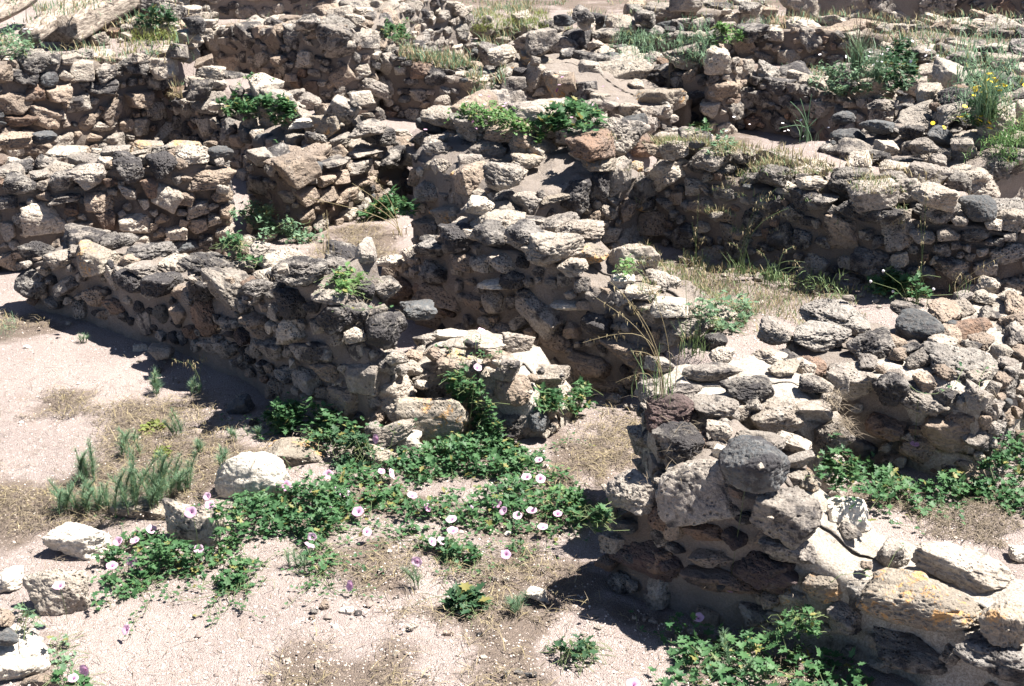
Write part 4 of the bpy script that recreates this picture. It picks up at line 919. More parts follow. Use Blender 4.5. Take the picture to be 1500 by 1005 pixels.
P_('small dense leafy clump on the sand with a dry twig across it', [(318, 855), (340, 828), (385, 830), (388, 855), (352, 875), (325, 872)], .07, 0.0265, 16500, seed=6)
P_('separate bindweed clump below two paired flowers, lower centre', [(612, 805), (640, 798), (680, 795), (710, 820), (690, 835), (640, 832)], .06, 0.0250, 16500, seed=7)
P_('single broad leaved dark weed on bare sand, lower centre', [(655, 890), (672, 878), (700, 876), (718, 888), (712, 908), (688, 914), (665, 906)], .06, .05, 5000, 'leaf_dk', seed=8, name='broadleaf_weed')
P_('low jagged leaf weed near the bottom edge, right of centre', [(808, 955), (835, 945), (872, 955), (865, 978), (825, 978)], .05, 0.0273, 10500, 'leaf_dk', seed=9, name='broadleaf_weed')
P_('leafy plants in the deep shade at the foot of the diagonal wall', [(375, 600), (410, 575), (450, 575), (490, 600), (530, 620), (510, 645), (440, 640), (400, 625)], .12, 0.0296, 10500, seed=10)
P_('shaded tangle of leaves between the diagonal wall and the lichened slab', [(420, 640), (480, 635), (540, 650), (540, 690), (500, 690), (480, 650)], .08, 0.0265, 10500, 'leaf_dk', seed=11)
P_('low leaf carpet in the gap at the foot of the shaded middle wall', [(770, 590), (790, 568), (850, 568), (885, 582), (850, 600), (800, 606)], .04, 0.0265, 12750, seed=12)
P_('leafy mallow and bindweed filling the foot of the front right wall', [(975, 945), (1030, 915), (1085, 925), (1110, 950), (1190, 950), (1260, 985), (1260, 1040), (975, 1040)], .09, .034, 4200, 'leaf', seed=13)
P_('weeds growing up the base of the front right wall', [(1120, 925), (1150, 895), (1185, 890), (1200, 935), (1170, 960)], .12, 0.0234, 8250, 'leaf', seed=14, bed=False)
P_('trailing bindweed on the inner floor behind the front right wall', [(1195, 690), (1215, 660), (1245, 665), (1290, 690), (1340, 705), (1420, 720), (1420, 748), (1370, 760), (1290, 758), (1230, 745)], .08, 0.0281, 7800, seed=15)
P_('low green leafy plants along the wall at the right edge', [(1410, 722), (1450, 690), (1480, 640), (1560, 600), (1560, 765), (1470, 765), (1425, 740)], .07, .026, 8500, 'leaf', LOBED, seed=16, name='leafy_weed')
P_('green bush growing on the low shaded wall, upper left', [(325, 158), (345, 142), (400, 144), (432, 168), (420, 184), (375, 176), (335, 170)], .07, .04, 7000, seed=17, bed=False)
P_('dark green flowering bush on the ruins, upper centre', [(780, 180), (800, 165), (850, 160), (880, 175), (872, 195), (830, 198), (790, 192)], .08, .045, 5500, seed=18, name='flowering_bush')
P_('lighter green flowering herb left of the dark bush, upper centre', [(650, 178), (680, 164), (720, 164), (765, 180), (800, 200), (790, 212), (720, 190)], .08, 0.0273, 7500, 'leaf_lt', seed=19, name='flowering_herb')
P_('grey green weed at the left foot of the short sunlit wall', [(345, 312), (375, 292), (400, 305), (440, 335), (470, 352), (440, 362), (380, 350)], .12, 0.0234, 8250, 'leaf_gr', seed=20, name='leafy_weed')
P_('dark green leaves at the right foot of the short sunlit wall', [(525, 318), (560, 292), (600, 292), (612, 308), (565, 326)], .14, .04, 6000, 'leaf', seed=21, name='leafy_weed')
P_('weed at the foot of the left rubble wall, right end', [(322, 360), (345, 345), (375, 365), (382, 385), (342, 388)], .08, 0.0250, 10500, 'leaf', seed=22, name='leafy_weed')
P_('small green weed on bare ground left of the middle wall', [(485, 408), (520, 402), (542, 415), (530, 436), (495, 434)], .06, 0.0250, 11250, 'leaf_lt', seed=23, name='leafy_weed')
P_('sparse weed left of the front right wall toe', [(855, 750), (880, 742), (900, 750), (898, 765), (870, 776)], .05, 0.0281, 7500, 'leaf', seed=24, name='leafy_weed')
P_('leafy green clump among thin grass stalks, centre right', [(1015, 462), (1050, 446), (1095, 455), (1110, 475), (1070, 486), (1030, 482)], .10, 0.0281, 8250, 'leaf_gr', seed=25, name='leafy_weed')
P_('rosette of leaves below the white scabious heads, right', [(1270, 430), (1300, 405), (1345, 405), (1365, 425), (1340, 440), (1290, 440)], .10, .04, 5500, 'leaf', seed=26, name='leafy_weed')
P_('dark bushy weed with white flecks at the end of the back wall, upper right', [(1290, 120), (1300, 75), (1335, 70), (1345, 115), (1325, 135)], .10, .045, 3500, 'leaf_dk', seed=27, name='bushy_weed')
P_('grey green weed bank below the brown background wall, upper right', [(1180, 118), (1230, 105), (1300, 118), (1330, 130), (1280, 140), (1210, 138)], .14, 0.0273, 5250, 'leaf_gr', seed=28, name='weed_bank')
P_('bright green feathery bush at the right edge, above the dark earth', [(1418, 232), (1435, 210), (1475, 205), (1560, 210), (1560, 250), (1480, 245)], .22, .05, 9000, 'leaf_lt', BLADE, seed=29, name='feathery_bush', upr=1.1)
P_('tall grey green feathery weed behind the yellow flowers', [(1385, 150), (1400, 120), (1450, 110), (1490, 125), (1490, 165), (1420, 175)], .38, .06, 5000, 'leaf_gr', BLADE, seed=30, name='feathery_weed', upr=1.1)
P_('low weed with yellow daisy flowers beside the stone heap', [(1408, 172), (1425, 158), (1455, 160), (1462, 178), (1435, 192)], .12, 0.0273, 7500, 'leaf', seed=31, name='daisy_plant')
P_('grey weed with white flecks at the left end of the terrace', [(-20, 82), (0, 62), (45, 60), (55, 76), (20, 88)], .14, 0.0273, 5250, 'leaf_gr', seed=32, name='leafy_weed')
P_('dark green herb between boulders on the terrace, upper left', [(196, 42), (215, 28), (255, 26), (262, 38), (235, 48)], .14, .04, 3500, 'leaf_dk', seed=33, name='leafy_weed')
P_('grassy tuft along the terrace edge, upper left', [(185, 74), (200, 54), (255, 50), (262, 66), (230, 78)], .10, .05, 4200, 'leaf_yl', BLADE, seed=34, name='grass_tuft', upr=1.1)
P_('light green clump on the background wall, top right of centre', [(1040, 62), (1050, 46), (1085, 46), (1092, 60), (1065, 66)], .12, .04, 3500, 'leaf_lt', seed=35, name='leafy_weed')
P_('bush of reedy green grass left of the pale background wall', [(985, 90), (990, 60), (1030, 52), (1045, 70), (1025, 92)], .26, .06, 3000, 'leaf_gr', BLADE, seed=36, name='grass_clump', upr=1.1)
P_('grey green weeds in front of the overgrown background wall', [(890, 84), (900, 50), (980, 52), (990, 88), (940, 94)], .2, .055, 2200, 'leaf_gr', BLADE, seed=37, name='grass_clump', upr=1.1)
P_('strip of green grass behind the half buried stones, top centre', [(690, 46), (700, 28), (800, 22), (805, 40), (740, 48)], .08, .05, 3200, 'leaf_yl', BLADE, seed=38, name='grass_strip', upr=1.1)
P_('green weed hanging on the big sunlit wall near its top', [(560, 52), (575, 36), (598, 40), (600, 56), (580, 60)], .08, 0.0273, 6750, 'leaf', seed=39, name='leafy_weed', bed=False)
P_('tuft of green at the base of the square wall stub', [(1005, 192), (1020, 178), (1040, 182), (1035, 196)], .06, 0.0273, 6750, 'leaf', seed=40, name='leafy_weed')
P_('low green weed on the sunlit gap floor, right of centre', [(1035, 222), (1060, 208), (1080, 216), (1070, 226)], .05, 0.0273, 6750, 'leaf_gr', seed=41, name='leafy_weed')
P_('weed between the two lowest stones at the left edge', [(34, 925), (32, 885), (44, 880), (56, 910), (52, 935)], .08, .028, 6000, 'leaf_gr', seed=42, name='leafy_weed')
P_('sparse small leaved weed beside the bottom left rocks', [(82, 1000), (78, 945), (100, 935), (115, 960), (100, 1010)], .05, .024, 4000, 'leaf_gr', seed=43, name='leafy_weed')
P_('pale green succulent cushion in the brown litter, left', [(208, 632), (222, 624), (240, 628), (238, 636), (218, 640)], .02, .02, 22000, 'leaf_yl', ROUND, seed=44, name='succulent_cushion', stems=False)
P_('second yellow green cushion beside the erect weeds, left', [(222, 668), (235, 660), (250, 664), (248, 674), (230, 676)], .02, .02, 22000, 'leaf_yl', ROUND, seed=45, name='succulent_cushion', stems=False)
P_('fine green weed on the foot of the wall, far left edge', [(-10, 500), (0, 478), (22, 475), (28, 492), (10, 502)], .08, 0.0234, 13500, 'leaf_gr', BLADE, seed=46, name='fine_weed', upr=1.1)
P_('small leaves creeping below the paired flowers by the pale boulder', [(60, 1010), (90, 985), (130, 985), (140, 1012), (100, 1030)], .05, .028, 4500, seed=47)
P_('loose sprawling stems of bindweed below the cream boulder', [(430, 800), (470, 790), (500, 810), (495, 850), (455, 850), (440, 830)], .05, .026, 5000, seed=48)
P_('thin leafy sprigs at the outer edge of the straw, centre right', [(790, 720), (830, 725), (870, 760), (850, 780), (800, 760)], .05, .028, 4000, 'leaf_lt', seed=49)
P_('weed on the foot slope of the long shaded wall, left end', [(900, 402), (905, 390), (925, 388), (935, 402), (915, 410)], .07, 0.0234, 9000, 'leaf_lt', seed=51, name='leafy_weed')
P_('thin green herbs along the shaded wall foot, right', [(1110, 410), (1160, 405), (1240, 425), (1230, 438), (1150, 425)], .08, .05, 4500, 'grassg', BLADE, seed=52, name='grass_tuft', upr=1.1)

# flowers: funnel with a darker throat on its own stem, a part of the nearest plant
def funnel():
    V, R = [], []; n = 20; prof = [(.03, -.75, 0), (.09, -.55, .1), (.2, -.34, .38), (.5, -.12, .65), (.85, .0, .9), (1.0, -.02, 1.0)]
    for q, (rr, z, v) in enumerate(prof):
        for k in range(n):
            a = 2*math.pi*k/n; w = 1+(.045*math.cos(5*a))*(q > 2); V.append((rr*w*math.cos(a), rr*w*math.sin(a), z+(.05*math.cos(5*a))*(q > 3))); R.append(v)
    F = [(q*n+k, q*n+(k+1) % n, (q+1)*n+(k+1) % n, (q+1)*n+k) for q in range(len(prof)-1) for k in range(n)]
    return np.array(V), np.array(F), np.array(R)
t = NT('pink flower petal'); at = t.n('ShaderNodeAttribute', attribute_name='rnd')
c = t.mix(t.ramp(at.outputs['Fac'], .0, .3), (.14, .015, .09), (.62, .32, .52)); oi = t.n('ShaderNodeObjectInfo'); c2 = t.mix(oi.outputs['Random'], (.74, .54, .66), (.66, .36, .55))
c = t.mix(t.ramp(at.outputs['Fac'], .25, .75), c, c2); t.l(c, t.b.inputs['Base Color']); t.b.inputs['Roughness'].default_value = .6
tr = t.n('ShaderNodeBsdfTranslucent'); t.l(c, tr.inputs[0]); mx = t.n('ShaderNodeMixShader'); mx.inputs[0].default_value = .35
t.l(t.b.outputs[0], mx.inputs[1]); t.l(tr.outputs[0], mx.inputs[2]); t.l(mx.outputs[0], t.out.inputs[0]); M['petal'] = t.m
fv, ff, fr = funnel(); FLM = rmesh('flower', [(fv, ff, fr)], M['petal'], True)
def flower(px, py, size=.022, lift=.055, plants=None):
    s0 = hit(px, py+lift*.8/ mpp(G(px, py))); p = G(px, py, s0[2]+lift); r = rng
    root = min(plants or PATCH, key=lambda q: np.linalg.norm(q[1][:2]-p[:2]))[0]; loc = np.array(root.location)
    o = bpy.data.objects.new('flower', FLM); COL.objects.link(o); o.parent = root; o.location = p-loc
    tl = r.uniform(.15, .8) if r.random() < .75 else r.uniform(.8, 1.35); az = math.radians(r.normal(-85, 45)); k = size*r.uniform(.8, 1.12); o.scale = (k, k*r.uniform(.82, 1), k*r.uniform(.9, 1.4))
    o.rotation_euler = Vector((math.sin(tl)*math.cos(az), math.sin(tl)*math.sin(az), math.cos(tl))).to_track_quat('Z', 'Y').to_euler()
    # its stem hangs from the flower (in the flower's own frame)
    base = Vector([float(p[0]+r.normal()*.01), float(p[1]+r.normal()*.01+.01), float(hsample(p[0], p[1]))])-Vector([float(v) for v in p])
    q = o.rotation_euler.to_quaternion().inverted(); b_ = np.array(q @ base)/k; t0 = np.array([0, 0, -.55])
    ln = [t0, t0+np.array([0, 0, -.35]), (t0+b_)/2+np.array([.2, .1, -.2]), b_]
    st = link('stem', rmesh('stem', [tubes([ln], .05, .05)], M['stem'])); st.parent = o
FL = [(559, 690), (574, 693), (505, 722), (524, 749), (538, 779), (604, 725), (627, 743), (688, 744), (661, 760), (663, 776), (634, 793), (649, 792), (727, 738), (737, 748), (758, 755), (779, 747),
      (817, 752), (795, 771), (741, 812), (771, 698), (792, 701), (789, 673), (610, 823), (512, 858), (172, 793), (197, 791), (222, 775), (279, 750), (307, 739), (303, 727), (164, 828), (193, 823),
      (291, 804), (86, 857), (184, 922), (107, 993), (123, 982), (481, 695), (492, 715), (484, 747), (457, 787), (454, 798), (420, 712), (706, 485), (700, 538), (1340, 650), (1070, 862), (1023, 904), (928, 1001), (550, 643)]
for f_ in FL: flower(*f_, lift=.05 if f_ not in [(1340, 650), (1070, 862)] else .14)
# small far flowers: pink on the upper centre herbs, yellow daisies at right
t = NT('yellow petal'); t.b.inputs['Base Color'].default_value = (.80, .56, .02, 1); M['yellow'] = t.m
t = NT('white petal'); t.b.inputs['Base Color'].default_value = (.75, .72, .74, 1); M['white'] = t.m
def dots(root_label, n, spread, mat, size, up, name='flower_heads', seed=0):
    root = [q for q in PATCH if q[0]['label'] == root_label][0]; r = np.random.default_rng(seed); c = root[1]
    x = c[0]+r.normal(size=n)*spread[0]; y = c[1]+r.normal(size=n)*spread[1]; z = hsample(x, y)+up*r.uniform(.6, 1.2, n)
    DT = fan([(math.cos(a), math.sin(a)+.35, .1) for a in np.linspace(0, 2*math.pi, 9)[:-1]])
    v, f, q = cloud(*DT, np.stack([x, y, z], 1), size*r.uniform(.7, 1.2, n), r.uniform(0, 6, n), r.normal(.4, .4, n), None, r.random(n))
    o = link(name, rmesh(name, [(v-c, f, q)], M[mat]), kind='stuff'); o.parent = root[0]
dots('low weed with yellow daisy flowers beside the stone heap', 34, (.11, .10), 'yellow', .016, .15, seed=1)
dots('dark green flowering bush on the ruins, upper centre', 8, (.15, .1), 'petal', .011, .17, seed=2)
dots('lighter green flowering herb left of the dark bush, upper centre', 14, (.2, .12), 'petal', .010, .11, seed=3)
dots('grey green weed bank below the brown background wall, upper right', 40, (.5, .2), 'white', .011, .17, seed=4)
dots('dark bushy weed with white flecks at the end of the back wall, upper right', 26, (.2, .2), 'white', .012, .28, seed=5)
dots('grey weed with white flecks at the left end of the terrace', 14, (.15, .2), 'white', .014, .16, seed=6)

# erect needle leaved weeds
def erect(label, px, py, hgt, n, spread, seed, mat='leaf_gr'):
    r = np.random.default_rng(seed); c = hit(px, py); root = thing('erect_weed', label, 'weed', [float(v) for v in c])
    lines, pos, yaw, tilt, sz = [], [], [], [], []
    for k in range(n):
        b = np.array([r.normal()*spread, r.normal()*spread, 0]); hh = hgt*r.uniform(.55, 1.05); lean = r.normal(size=2)*.28*hh
        pts = [b+np.array([lean[0]*q*q, lean[1]*q*q, hh*q]) for q in np.linspace(0, 1, 6)]; lines.append(pts)
        m = int(hh*1300)
        for q in r.uniform(.12, 1, m):
            p = b+np.array([lean[0]*q*q, lean[1]*q*q, hh*q]); pos.append(p); yaw.append(r.uniform(0, 6.28)); tilt.append(r.uniform(.35, 1.25)); sz.append(.042*(1.15-.55*q)*r.uniform(.7, 1.2))
    sz = np.array(sz); S = np.stack([sz*.03+.0007, sz, sz], 1)
    o = link('leaves', rmesh('leaves', [cloud(*BLADE, np.array(pos), S, np.array(yaw), np.array(tilt), None, r.random(len(pos)))], M[mat]), kind='stuff'); o.parent = root
    o = link('stems', rmesh('stems', [tubes(lines, .0022, .001)], M['stem']), kind='stuff'); o.parent = root
for k, a in enumerate([
    ('spreading needle leaved weed, tallest above the left litter', 130, 708, .17, 7, .025), ('needle leaved weed at the left end of the lower row', 98, 752, .13, 6, .02), ('second needle leaved weed of the lower row, beside the cream block', 130, 750, .14, 7, .025),
    ('needle leaved weed at the right end of the lower row', 156, 748, .11, 5, .015), ('dense erect weed at the left side of the big weed stand', 195, 745, .22, 8, .03), ('dense erect weed in the front of the big weed stand', 218, 742, .18, 9, .03),
    ('erect weed in the middle of the big weed stand', 238, 732, .19, 9, .03), ('erect weed at the right side of the big weed stand', 262, 716, .15, 8, .03), ('slim erect weed on the litter above the weed stand', 186, 672, .12, 4, .02),
    ('single slim weed above the yellow green cushions', 262, 642, .13, 3, .012), ('upright weed on bare sand above the brown litter', 230, 578, .11, 5, .025), ('tiny upright weed alone on the pale sand', 120, 502, .05, 3, .008),
    ('small weed right of the big weed stand', 297, 668, .07, 4, .015), ('small weed by the lichened slab, left of it', 352, 642, .05, 4, .02), ('low weed at the sand edge near the lichened slab', 380, 640, .04, 3, .008),
    ('small weed at the lower tip of the dark wedge rock shadow', 288, 575, .06, 4, .02), ('short weed in the litter at left, under the succulent cushion', 190, 650, .06, 4, .02), ('short weed below the tall weeds by the litter edge', 325, 685, .07, 4, .02),
    ('wispy weed rising through the straw, lower centre', 760, 900, .07, 5, .03), ('wispy weed near the bottom right shade edge', 1075, 985, .12, 4, .03), ('slender weed in front of the bindweed, left of centre', 440, 838, .08, 5, .03),
    ('sprig standing in the sand below the white flower', 614, 862, .08, 2, .01)]): erect(*a[:6], seed=100+k)

# tall grasses: thin arching stalks with drooping seed heads
def grass(label, px, py, tips, seed, mat='straw', r0=.0016, heads=True, blades=0, bl=.2, bmat='grassg', name='tall_grass'):
    r = np.random.default_rng(seed); c = hit(px, py); root = thing(name, label, 'grass', [float(v) for v in c]); m = mpp(c); lines = []; hp = []
    for tx, ty, bow in tips:
        # the stalk stands on its own root; its tip is at the height the photo gives it
        tip = np.array([(tx-px)*m, r.normal()*.08, (py-ty)*m/.93]); b = np.array([r.normal()*.015, r.normal()*.015, 0])
        pts = []
        for q in np.linspace(0, 1, 12):
            v = b*(1-q)+tip*q; v = v+np.array([-tip[0]*.25*math.sin(math.pi*q)*1.0, 0, bow*math.sin(math.pi*q)]); pts.append(v)
        lines.append(pts)
        if heads:
            for q in r.uniform(.72, 1, 14): i = int(q*11); hp.append(np.array(pts[i])+r.normal(size=3)*[.012, .012, .006])
    o = link('stalks', rmesh('stalks', [tubes(lines, r0, r0*.5)], M[mat]), kind='stuff'); o.parent = root
    if hp:
        n = len(hp); s_ = r.uniform(.012, .022, n); o = link('seed_heads', rmesh('seed_heads', [cloud(*BLADE, np.array(hp), np.stack([s_*.2, s_, s_], 1), r.uniform(0, 6.28, n), r.uniform(-1.5, -.7, n), None, r.random(n))], M['straw']), kind='stuff'); o.parent = root
    if blades:
        x = r.normal(size=blades)*.03; y = r.normal(size=blades)*.03; s_ = bl*r.uniform(.4, 1.1, blades)
        o = link('blades', rmesh('blades', [cloud(*BLADE, np.stack([x, y, 0*x], 1), np.stack([.004+0*s_, s_, s_*1.4], 1), r.uniform(0, 6.28, blades), r.uniform(.9, 1.5, blades), None, r.random(blades))], M[bmat]), kind='stuff'); o.parent = root
grass('yellow grass stalks arching over the shaded middle wall', 968, 582, [(882, 412, .02), (908, 430, 0), (850, 490, .12), (918, 500, .05), (902, 565, .06), (870, 440, .03)], 1, blades=20, bl=.18)
grass('single long dry stalk bending right above the gap', 985, 570, [(935, 400, 0), (1000, 470, .02)], 2)
grass('green thin stalks in front of the inner floor, centre right', 1015, 520, [(1000, 385, 0), (1020, 400, 0), (1012, 350, 0), (1035, 410, 0), (1005, 440, 0), (1028, 372, 0)], 3, mat='grassg', blades=30, bl=.16)
grass('tall green stalks with nodding heads against the long shaded wall', 1018, 405, [(1015, 285, 0), (1010, 330, .0), (1030, 350, 0)], 4, mat='grassg', blades=14, bl=.12)
grass('oat grass with hanging heads below the stone strewn wall top', 1085, 412, [(1110, 285, .04), (1130, 292, .05), (1095, 330, .03), (1150, 320, .06), (1062, 360, .04)], 5, mat='grassg', blades=22, bl=.14)
grass('short arching grass at the foot of the long shaded wall', 1130, 418, [(1165, 372, .05), (1180, 392, .05), (1105, 370, .03), (1200, 402, .04)], 6, mat='grassg', blades=24, bl=.14)
grass('long green stalk rising past the wall top at right', 1345, 432, [(1338, 262, 0), (1330, 300, 0), (1352, 370, 0)], 7, mat='grassg', blades=16, bl=.14)
grass('thin dry stems with pale heads right of the green stalk', 1400, 430, [(1446, 360, .0), (1437, 402, 0), (1420, 415, 0)], 8, blades=8, bl=.1)
grass('fan of pale reed leaves in the sunlit gap, upper right', 1180, 208, [(1150, 150, .02), (1170, 152, 0), (1185, 145, 0), (1160, 175, .03), (1140, 190, .05), (1195, 178, 0)], 9, mat='leaf_gr', r0=.005, heads=False, blades=10, bl=.25, bmat='leaf_gr')
grass('tall feathery grass clump before the brown background wall, upper right', 1255, 112, [(1235, 15, 0), (1250, 25, 0), (1262, 12, 0), (1275, 30, 0), (1285, 22, 0), (1290, 50, 0), (1225, 50, 0), (1268, 48, 0), (1243, 45, 0), (1302, 40, 0), (1215, 60, 0)], 10, mat='straw_gr', r0=.004, blades=160, bl=.34, bmat='leaf_gr')
grass('second feathery grass clump just right of the first', 1285, 116, [(1290, 30, 0), (1305, 44, 0), (1270, 40, 0), (1310, 60, 0)], 11, mat='straw_gr', r0=.004, blades=90, bl=.3, bmat='leaf_gr')
grass('grey green reed clump at the right edge behind the yellow flowers', 1440, 172, [(1425, 85, 0), (1450, 90, 0), (1470, 100, 0), (1412, 110, 0)], 12, mat='leaf_gr', r0=.004, blades=120, bl=.32, bmat='leaf_gr')
grass('dry plume stalk standing in the overgrown wall, top centre right', 988, 95, [(984, 22, 0), (978, 50, 0)], 13, r0=.003, blades=20, bl=.2)
grass('leaf blades leaning right beside the yellow flowers', 1452, 180, [(1435, 122, 0), (1465, 140, 0), (1475, 150, .02)], 14, mat='grassg', r0=.004, heads=False, blades=26, bl=.22)
grass('thin stalk with yellowish buds in the shade of the diagonal wall', 296, 568, [(290, 512, 0), (280, 522, .01), (252, 530, .02), (300, 520, 0)], 15, mat='stem', r0=.001)
grass('fallen straw stalks leaning on the short sunlit wall', 585, 345, [(452, 288, .0), (520, 270, 0), (545, 262, 0), (530, 300, 0)], 16, r0=.003, blades=10, bl=.1, bmat='straw')
grass('dry thin stalks on the ground before the short sunlit wall', 480, 372, [(478, 318, 0), (486, 330, 0), (470, 345, 0)], 17, r0=.0018, blades=10, bl=.1, bmat='straw')
grass('dry stalks growing at the terrace edge, left of the large pale rock', 258, 100, [(254, 62, 0), (250, 85, 0), (240, 95, .02)], 18, r0=.003, blades=24, bl=.2, bmat='straw')
# scabious: thin branching stems with white heads
def scabious(label, px, py, heads, seed):
    c = hit(px, py); r = np.random.default_rng(seed); root = thing('scabious_plant', label, 'wildflower', [float(v) for v in c]); m = mpp(c); lines = []
    for hx, hy in heads:
        tip = np.array([(hx-px)*m, r.normal()*.04, (py-hy)*m/.93]); lines.append([np.zeros(3), tip*.5+[tip[0]*-.12, 0, .02], tip])
        bm_v, bm_f = ICO[3]; v = bm_v*.0065*(1+.3*vnoise(bm_v*4, seed)[:, None])
        o = link('flower_head', mesh_np('flower_head', v, bm_f, M['white'])); o.parent = root; o.location = tip
    o = link('stems', rmesh('stems', [tubes(lines, .0015, .001)], M['stem']), kind='stuff'); o.parent = root
scabious('thin stemmed plant with three white heads before the shaded wall, right', 1335, 432, [(1288, 380), (1273, 397), (1415, 423), (1310, 415), (1360, 402)], 4)

# ---------------------------------------------------------------- uncountable things: straw, grass, gravel
def scatter(n, regions, seed, yr=None):
    r = np.random.default_rng(seed); out = []
    ar = []
    for pl in [q[2] for q in regions]:
        w = np.array([G(px, py, 0)[:2] for px, py in pl]); ar.append((w, (w[:, 0].max()-w[:, 0].min())*(w[:, 1].max()-w[:, 1].min())))
    tot = sum(a for _, a in ar)
    for w, a in ar:
        k = int(n*a/tot); x = r.uniform(w[:, 0].min(), w[:, 0].max(), k); y = r.uniform(w[:, 1].min(), w[:, 1].max(), k)
        d = poly_sd(x, y, w) + fbm(np.stack([x*3, y*3, 0*x], 1), 5, 4, 2.3, .65)*.7; q = d > r.normal(size=k)*.05+.02; out.append(np.stack([x[q], y[q]], 1))
    return np.vstack(out)
def blades(name, label, xy, ln, wd, mat, upright, seed, up=0, cat='dry grass'):
    if name in ('straw_litter', 'yellow_straw'): xy = xy[hsample(xy[:, 0], xy[:, 1])-terrain(xy[:, 0], xy[:, 1]) < .03]
    r = np.random.default_rng(seed); n = len(xy); z = hsample(xy[:, 0], xy[:, 1])+.003+up*r.random(n)
    s_ = ln*(.3+1.5*r.random(n)**2); S = np.stack([wd*r.uniform(.6, 1.6, n), s_, s_*r.uniform(.3, 2.0, n)], 1)
    tl = r.normal(.05, .18, n) if not upright else r.uniform(.5, 1.5, n)
    v, f, q = cloud(*BLADE, np.stack([xy[:, 0], xy[:, 1], z], 1), S, r.uniform(0, 6.28, n), tl, None, r.random(n))
    link(name, rmesh(name, [(v, f, q)], M[mat]), label=label, cat=cat, kind='stuff')
NEAR = [q for q in LIT[:11]]
blades('straw_litter', 'grey brown straw litter matted on the sandy ground', scatter(52000, NEAR, 3), .05, .0022, 'straw_gr', False, 4, .015)
blades('yellow_straw', 'pale yellow straw scattered over the litter', scatter(15000, NEAR, 5), .06, .0020, 'straw', False, 6, .025)
def wscatter(n, poly, z, seed):
    r = np.random.default_rng(seed); w = np.array([G(px, py, z)[:2] for px, py in poly]); x = r.uniform(w[:, 0].min(), w[:, 0].max(), n); y = r.uniform(w[:, 1].min(), w[:, 1].max(), n)
    d = poly_sd(x, y, w)+fbm(np.stack([x*5, y*5, 0*x], 1), 9, 3)*.5; return np.stack([x, y], 1)[d > .05]
IN_ = [(890, 395), (955, 350), (1100, 360), (1300, 415), (1330, 450), (1120, 490), (1000, 500), (930, 440)]
blades('dry_grass', 'short dry and green grass on the raised inner floor', wscatter(10000, IN_, .33, 7), .028, .003, 'straw', True, 8)
blades('green_grass', 'green grass mixed into the dry grass of the inner floor', wscatter(9000, IN_, .33, 9), .026, .003, 'grassg', True, 10, cat='grass')
blades('floor_litter', 'dry litter over the inner floor behind the front right wall', wscatter(9000, [(1200, 715), (1300, 705), (1500, 720), (1560, 860), (1400, 800), (1280, 790)], .2, 12), .05, .0022, 'straw_gr', False, 14, .01)
blades('stray_straw', 'single straws strewn thinly over the bare sand', wscatter(5000, [(-60, 1040), (-60, 560), (300, 520), (560, 640), (960, 600), (1100, 1040)], 0, 13), .045, .0018, 'straw_gr', False, 15, .004)
pts = np.vstack([wscatter(4500, [(1000, 225), (1000, 260), (1260, 300), (1420, 315), (1380, 275), (1200, 250)], .7, 1), wscatter(3000, [(930, 215), (1000, 215), (1010, 260), (940, 240)], .7, 2)])
pts = pts[hsample(pts[:, 0], pts[:, 1]) > .62]
blades('platform_grass', 'yellow dry grass between the stones of the long wall top', pts, .045, .0035, 'straw', True, 11)
pts = np.vstack([wscatter(9000, [(-200, 80), (260, 96), (290, 30), (230, 0), (-200, 0)], .74, 3), wscatter(9000, [(690, 100), (880, 60), (880, 0), (690, 0)], 0, 4), wscatter(12000, [(1100, 150), (1500, 220), (1500, 60), (1100, 60)], .1, 5), wscatter(6000, [(580, 105), (740, 115), (700, 80), (590, 80)], .45, 6)])
far = np.random.default_rng(8); yy = far.uniform(14, 19, 16000); pts = np.vstack([pts, np.stack([yy*far.uniform(-.48, .48, 16000), yy], 1)]); pts = pts[fbm(np.stack([pts[:, 0], pts[:, 1], 0*pts[:, 0]], 1)*2.2, 3, 3) > -.12]
k = np.random.default_rng(5).random(len(pts)) < .5
blades('far_dry_grass', 'dry straw coloured grass over the far ground and terraces', pts[k], .07, .006, 'straw', True, 12)
blades('far_green_grass', 'grey green grass over the far ground and terraces', pts[~k], .07, .006, 'leaf_gr', True, 13, cat='grass')
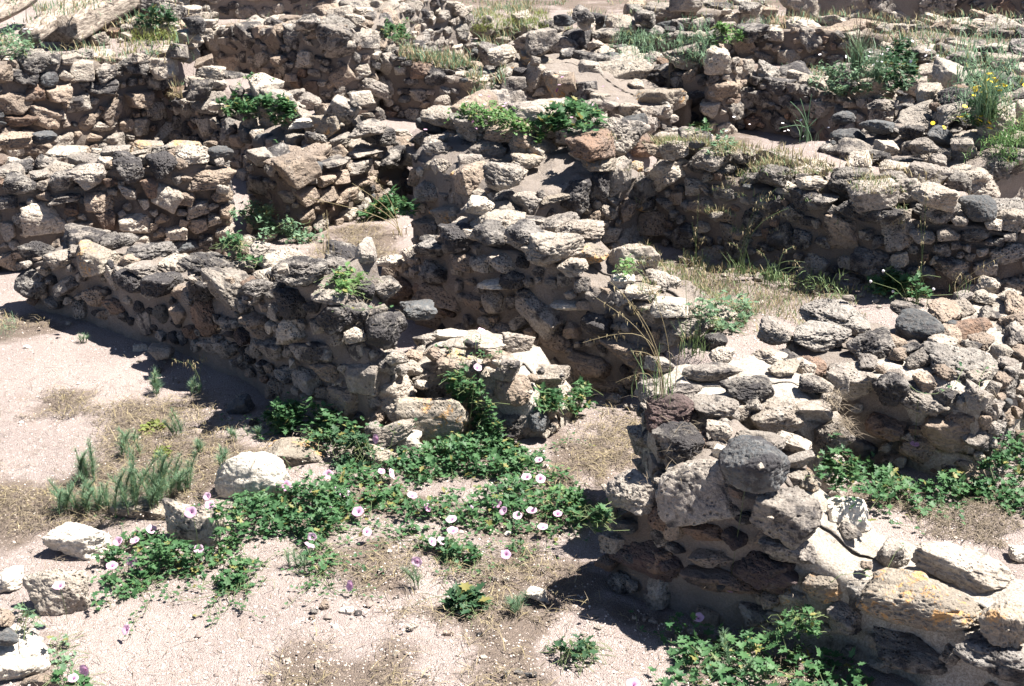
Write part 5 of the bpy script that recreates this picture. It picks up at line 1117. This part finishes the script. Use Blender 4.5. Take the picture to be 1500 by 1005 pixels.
# gravel
def gravel(name, label, x, y, s_, mats, seed):
    k = hsample(x, y)-terrain(x, y) < .04; x, y, s_ = x[k], y[k], s_[k]
    r = np.random.default_rng(seed); V0 = np.array([(1, 0, 0), (-1, 0, 0), (0, 1, 0), (0, -1, 0), (0, 0, .7), (0, 0, -.7), (.6, .6, .4), (-.6, -.6, .4)], float); F0 = [(0, 6, 4), (6, 2, 4), (2, 1, 4), (1, 7, 4), (7, 3, 4), (3, 0, 4), (0, 2, 6), (1, 3, 7)]
    v, f, q = cloud(V0, F0, np.stack([x, y, hsample(x, y)+s_*.2], 1), s_[:, None]*r.uniform(.6, 1.3, (len(x), 3)), r.uniform(0, 6.28, len(x)), r.normal(0, .3, len(x)), None, r.random(len(x)))
    link(name, rmesh(name, [(v, f, q)], mats), label=label, cat='gravel', kind='stuff')
t = NT('gravel grains'); at = t.n('ShaderNodeAttribute', attribute_name='rnd'); cr = t.mix(t.ramp(at.outputs['Fac'], .2, .5), (.20, .16, .14), (.50, .42, .37)); cr = t.mix(t.ramp(at.outputs['Fac'], .7, .95), cr, (.68, .62, .55)); t.l(cr, t.b.inputs['Base Color']); t.b.inputs['Roughness'].default_value = .9; M['gravel'] = t.m
r_ = np.random.default_rng(77); n = 42000; y = 3.4*(9.5/3.4)**r_.random(n); x = y*r_.uniform(-.5, .5, n)
gravel('gravel', 'fine sandy gravel grains lying on the ground', x, y, .0022+.0035*r_.random(n)**3, M['gravel'], 1)
n = 800; y = 3.4*(12/3.4)**r_.random(n); x = y*r_.uniform(-.5, .5, n); kk = fbm(np.stack([x*2, y*2, 0*x], 1), 4, 2) > -.1; x, y = x[kk], y[kk]
gravel('scattered_chips', 'small stone chips scattered over the ground and walls', x, y, .006+.016*r_.random(len(x))**3, M['gravel'], 2)
lit = np.zeros(GX.shape)
for L_ in LIT:
    h_, s_, pl = L_[:3]; w = [tuple(G(px, py, L_[3] if len(L_) > 3 else 0)[:2]) for px, py in pl]
    lit = np.maximum(lit, h_*sstep(-s_*1.5, s_*1.5, poly_sd(GX, GY, w)))
gme = mesh_np('ground', np.stack([GX.ravel(), GY.ravel(), GZ.ravel()], 1), gF, M['ground'])
a_ = gme.attributes.new('litter', 'FLOAT', 'POINT'); a_.data.foreach_set('value', lit.ravel().astype(np.float32))
link('ground', gme, kind='structure')
print('wall parts', Wall.n_parts)
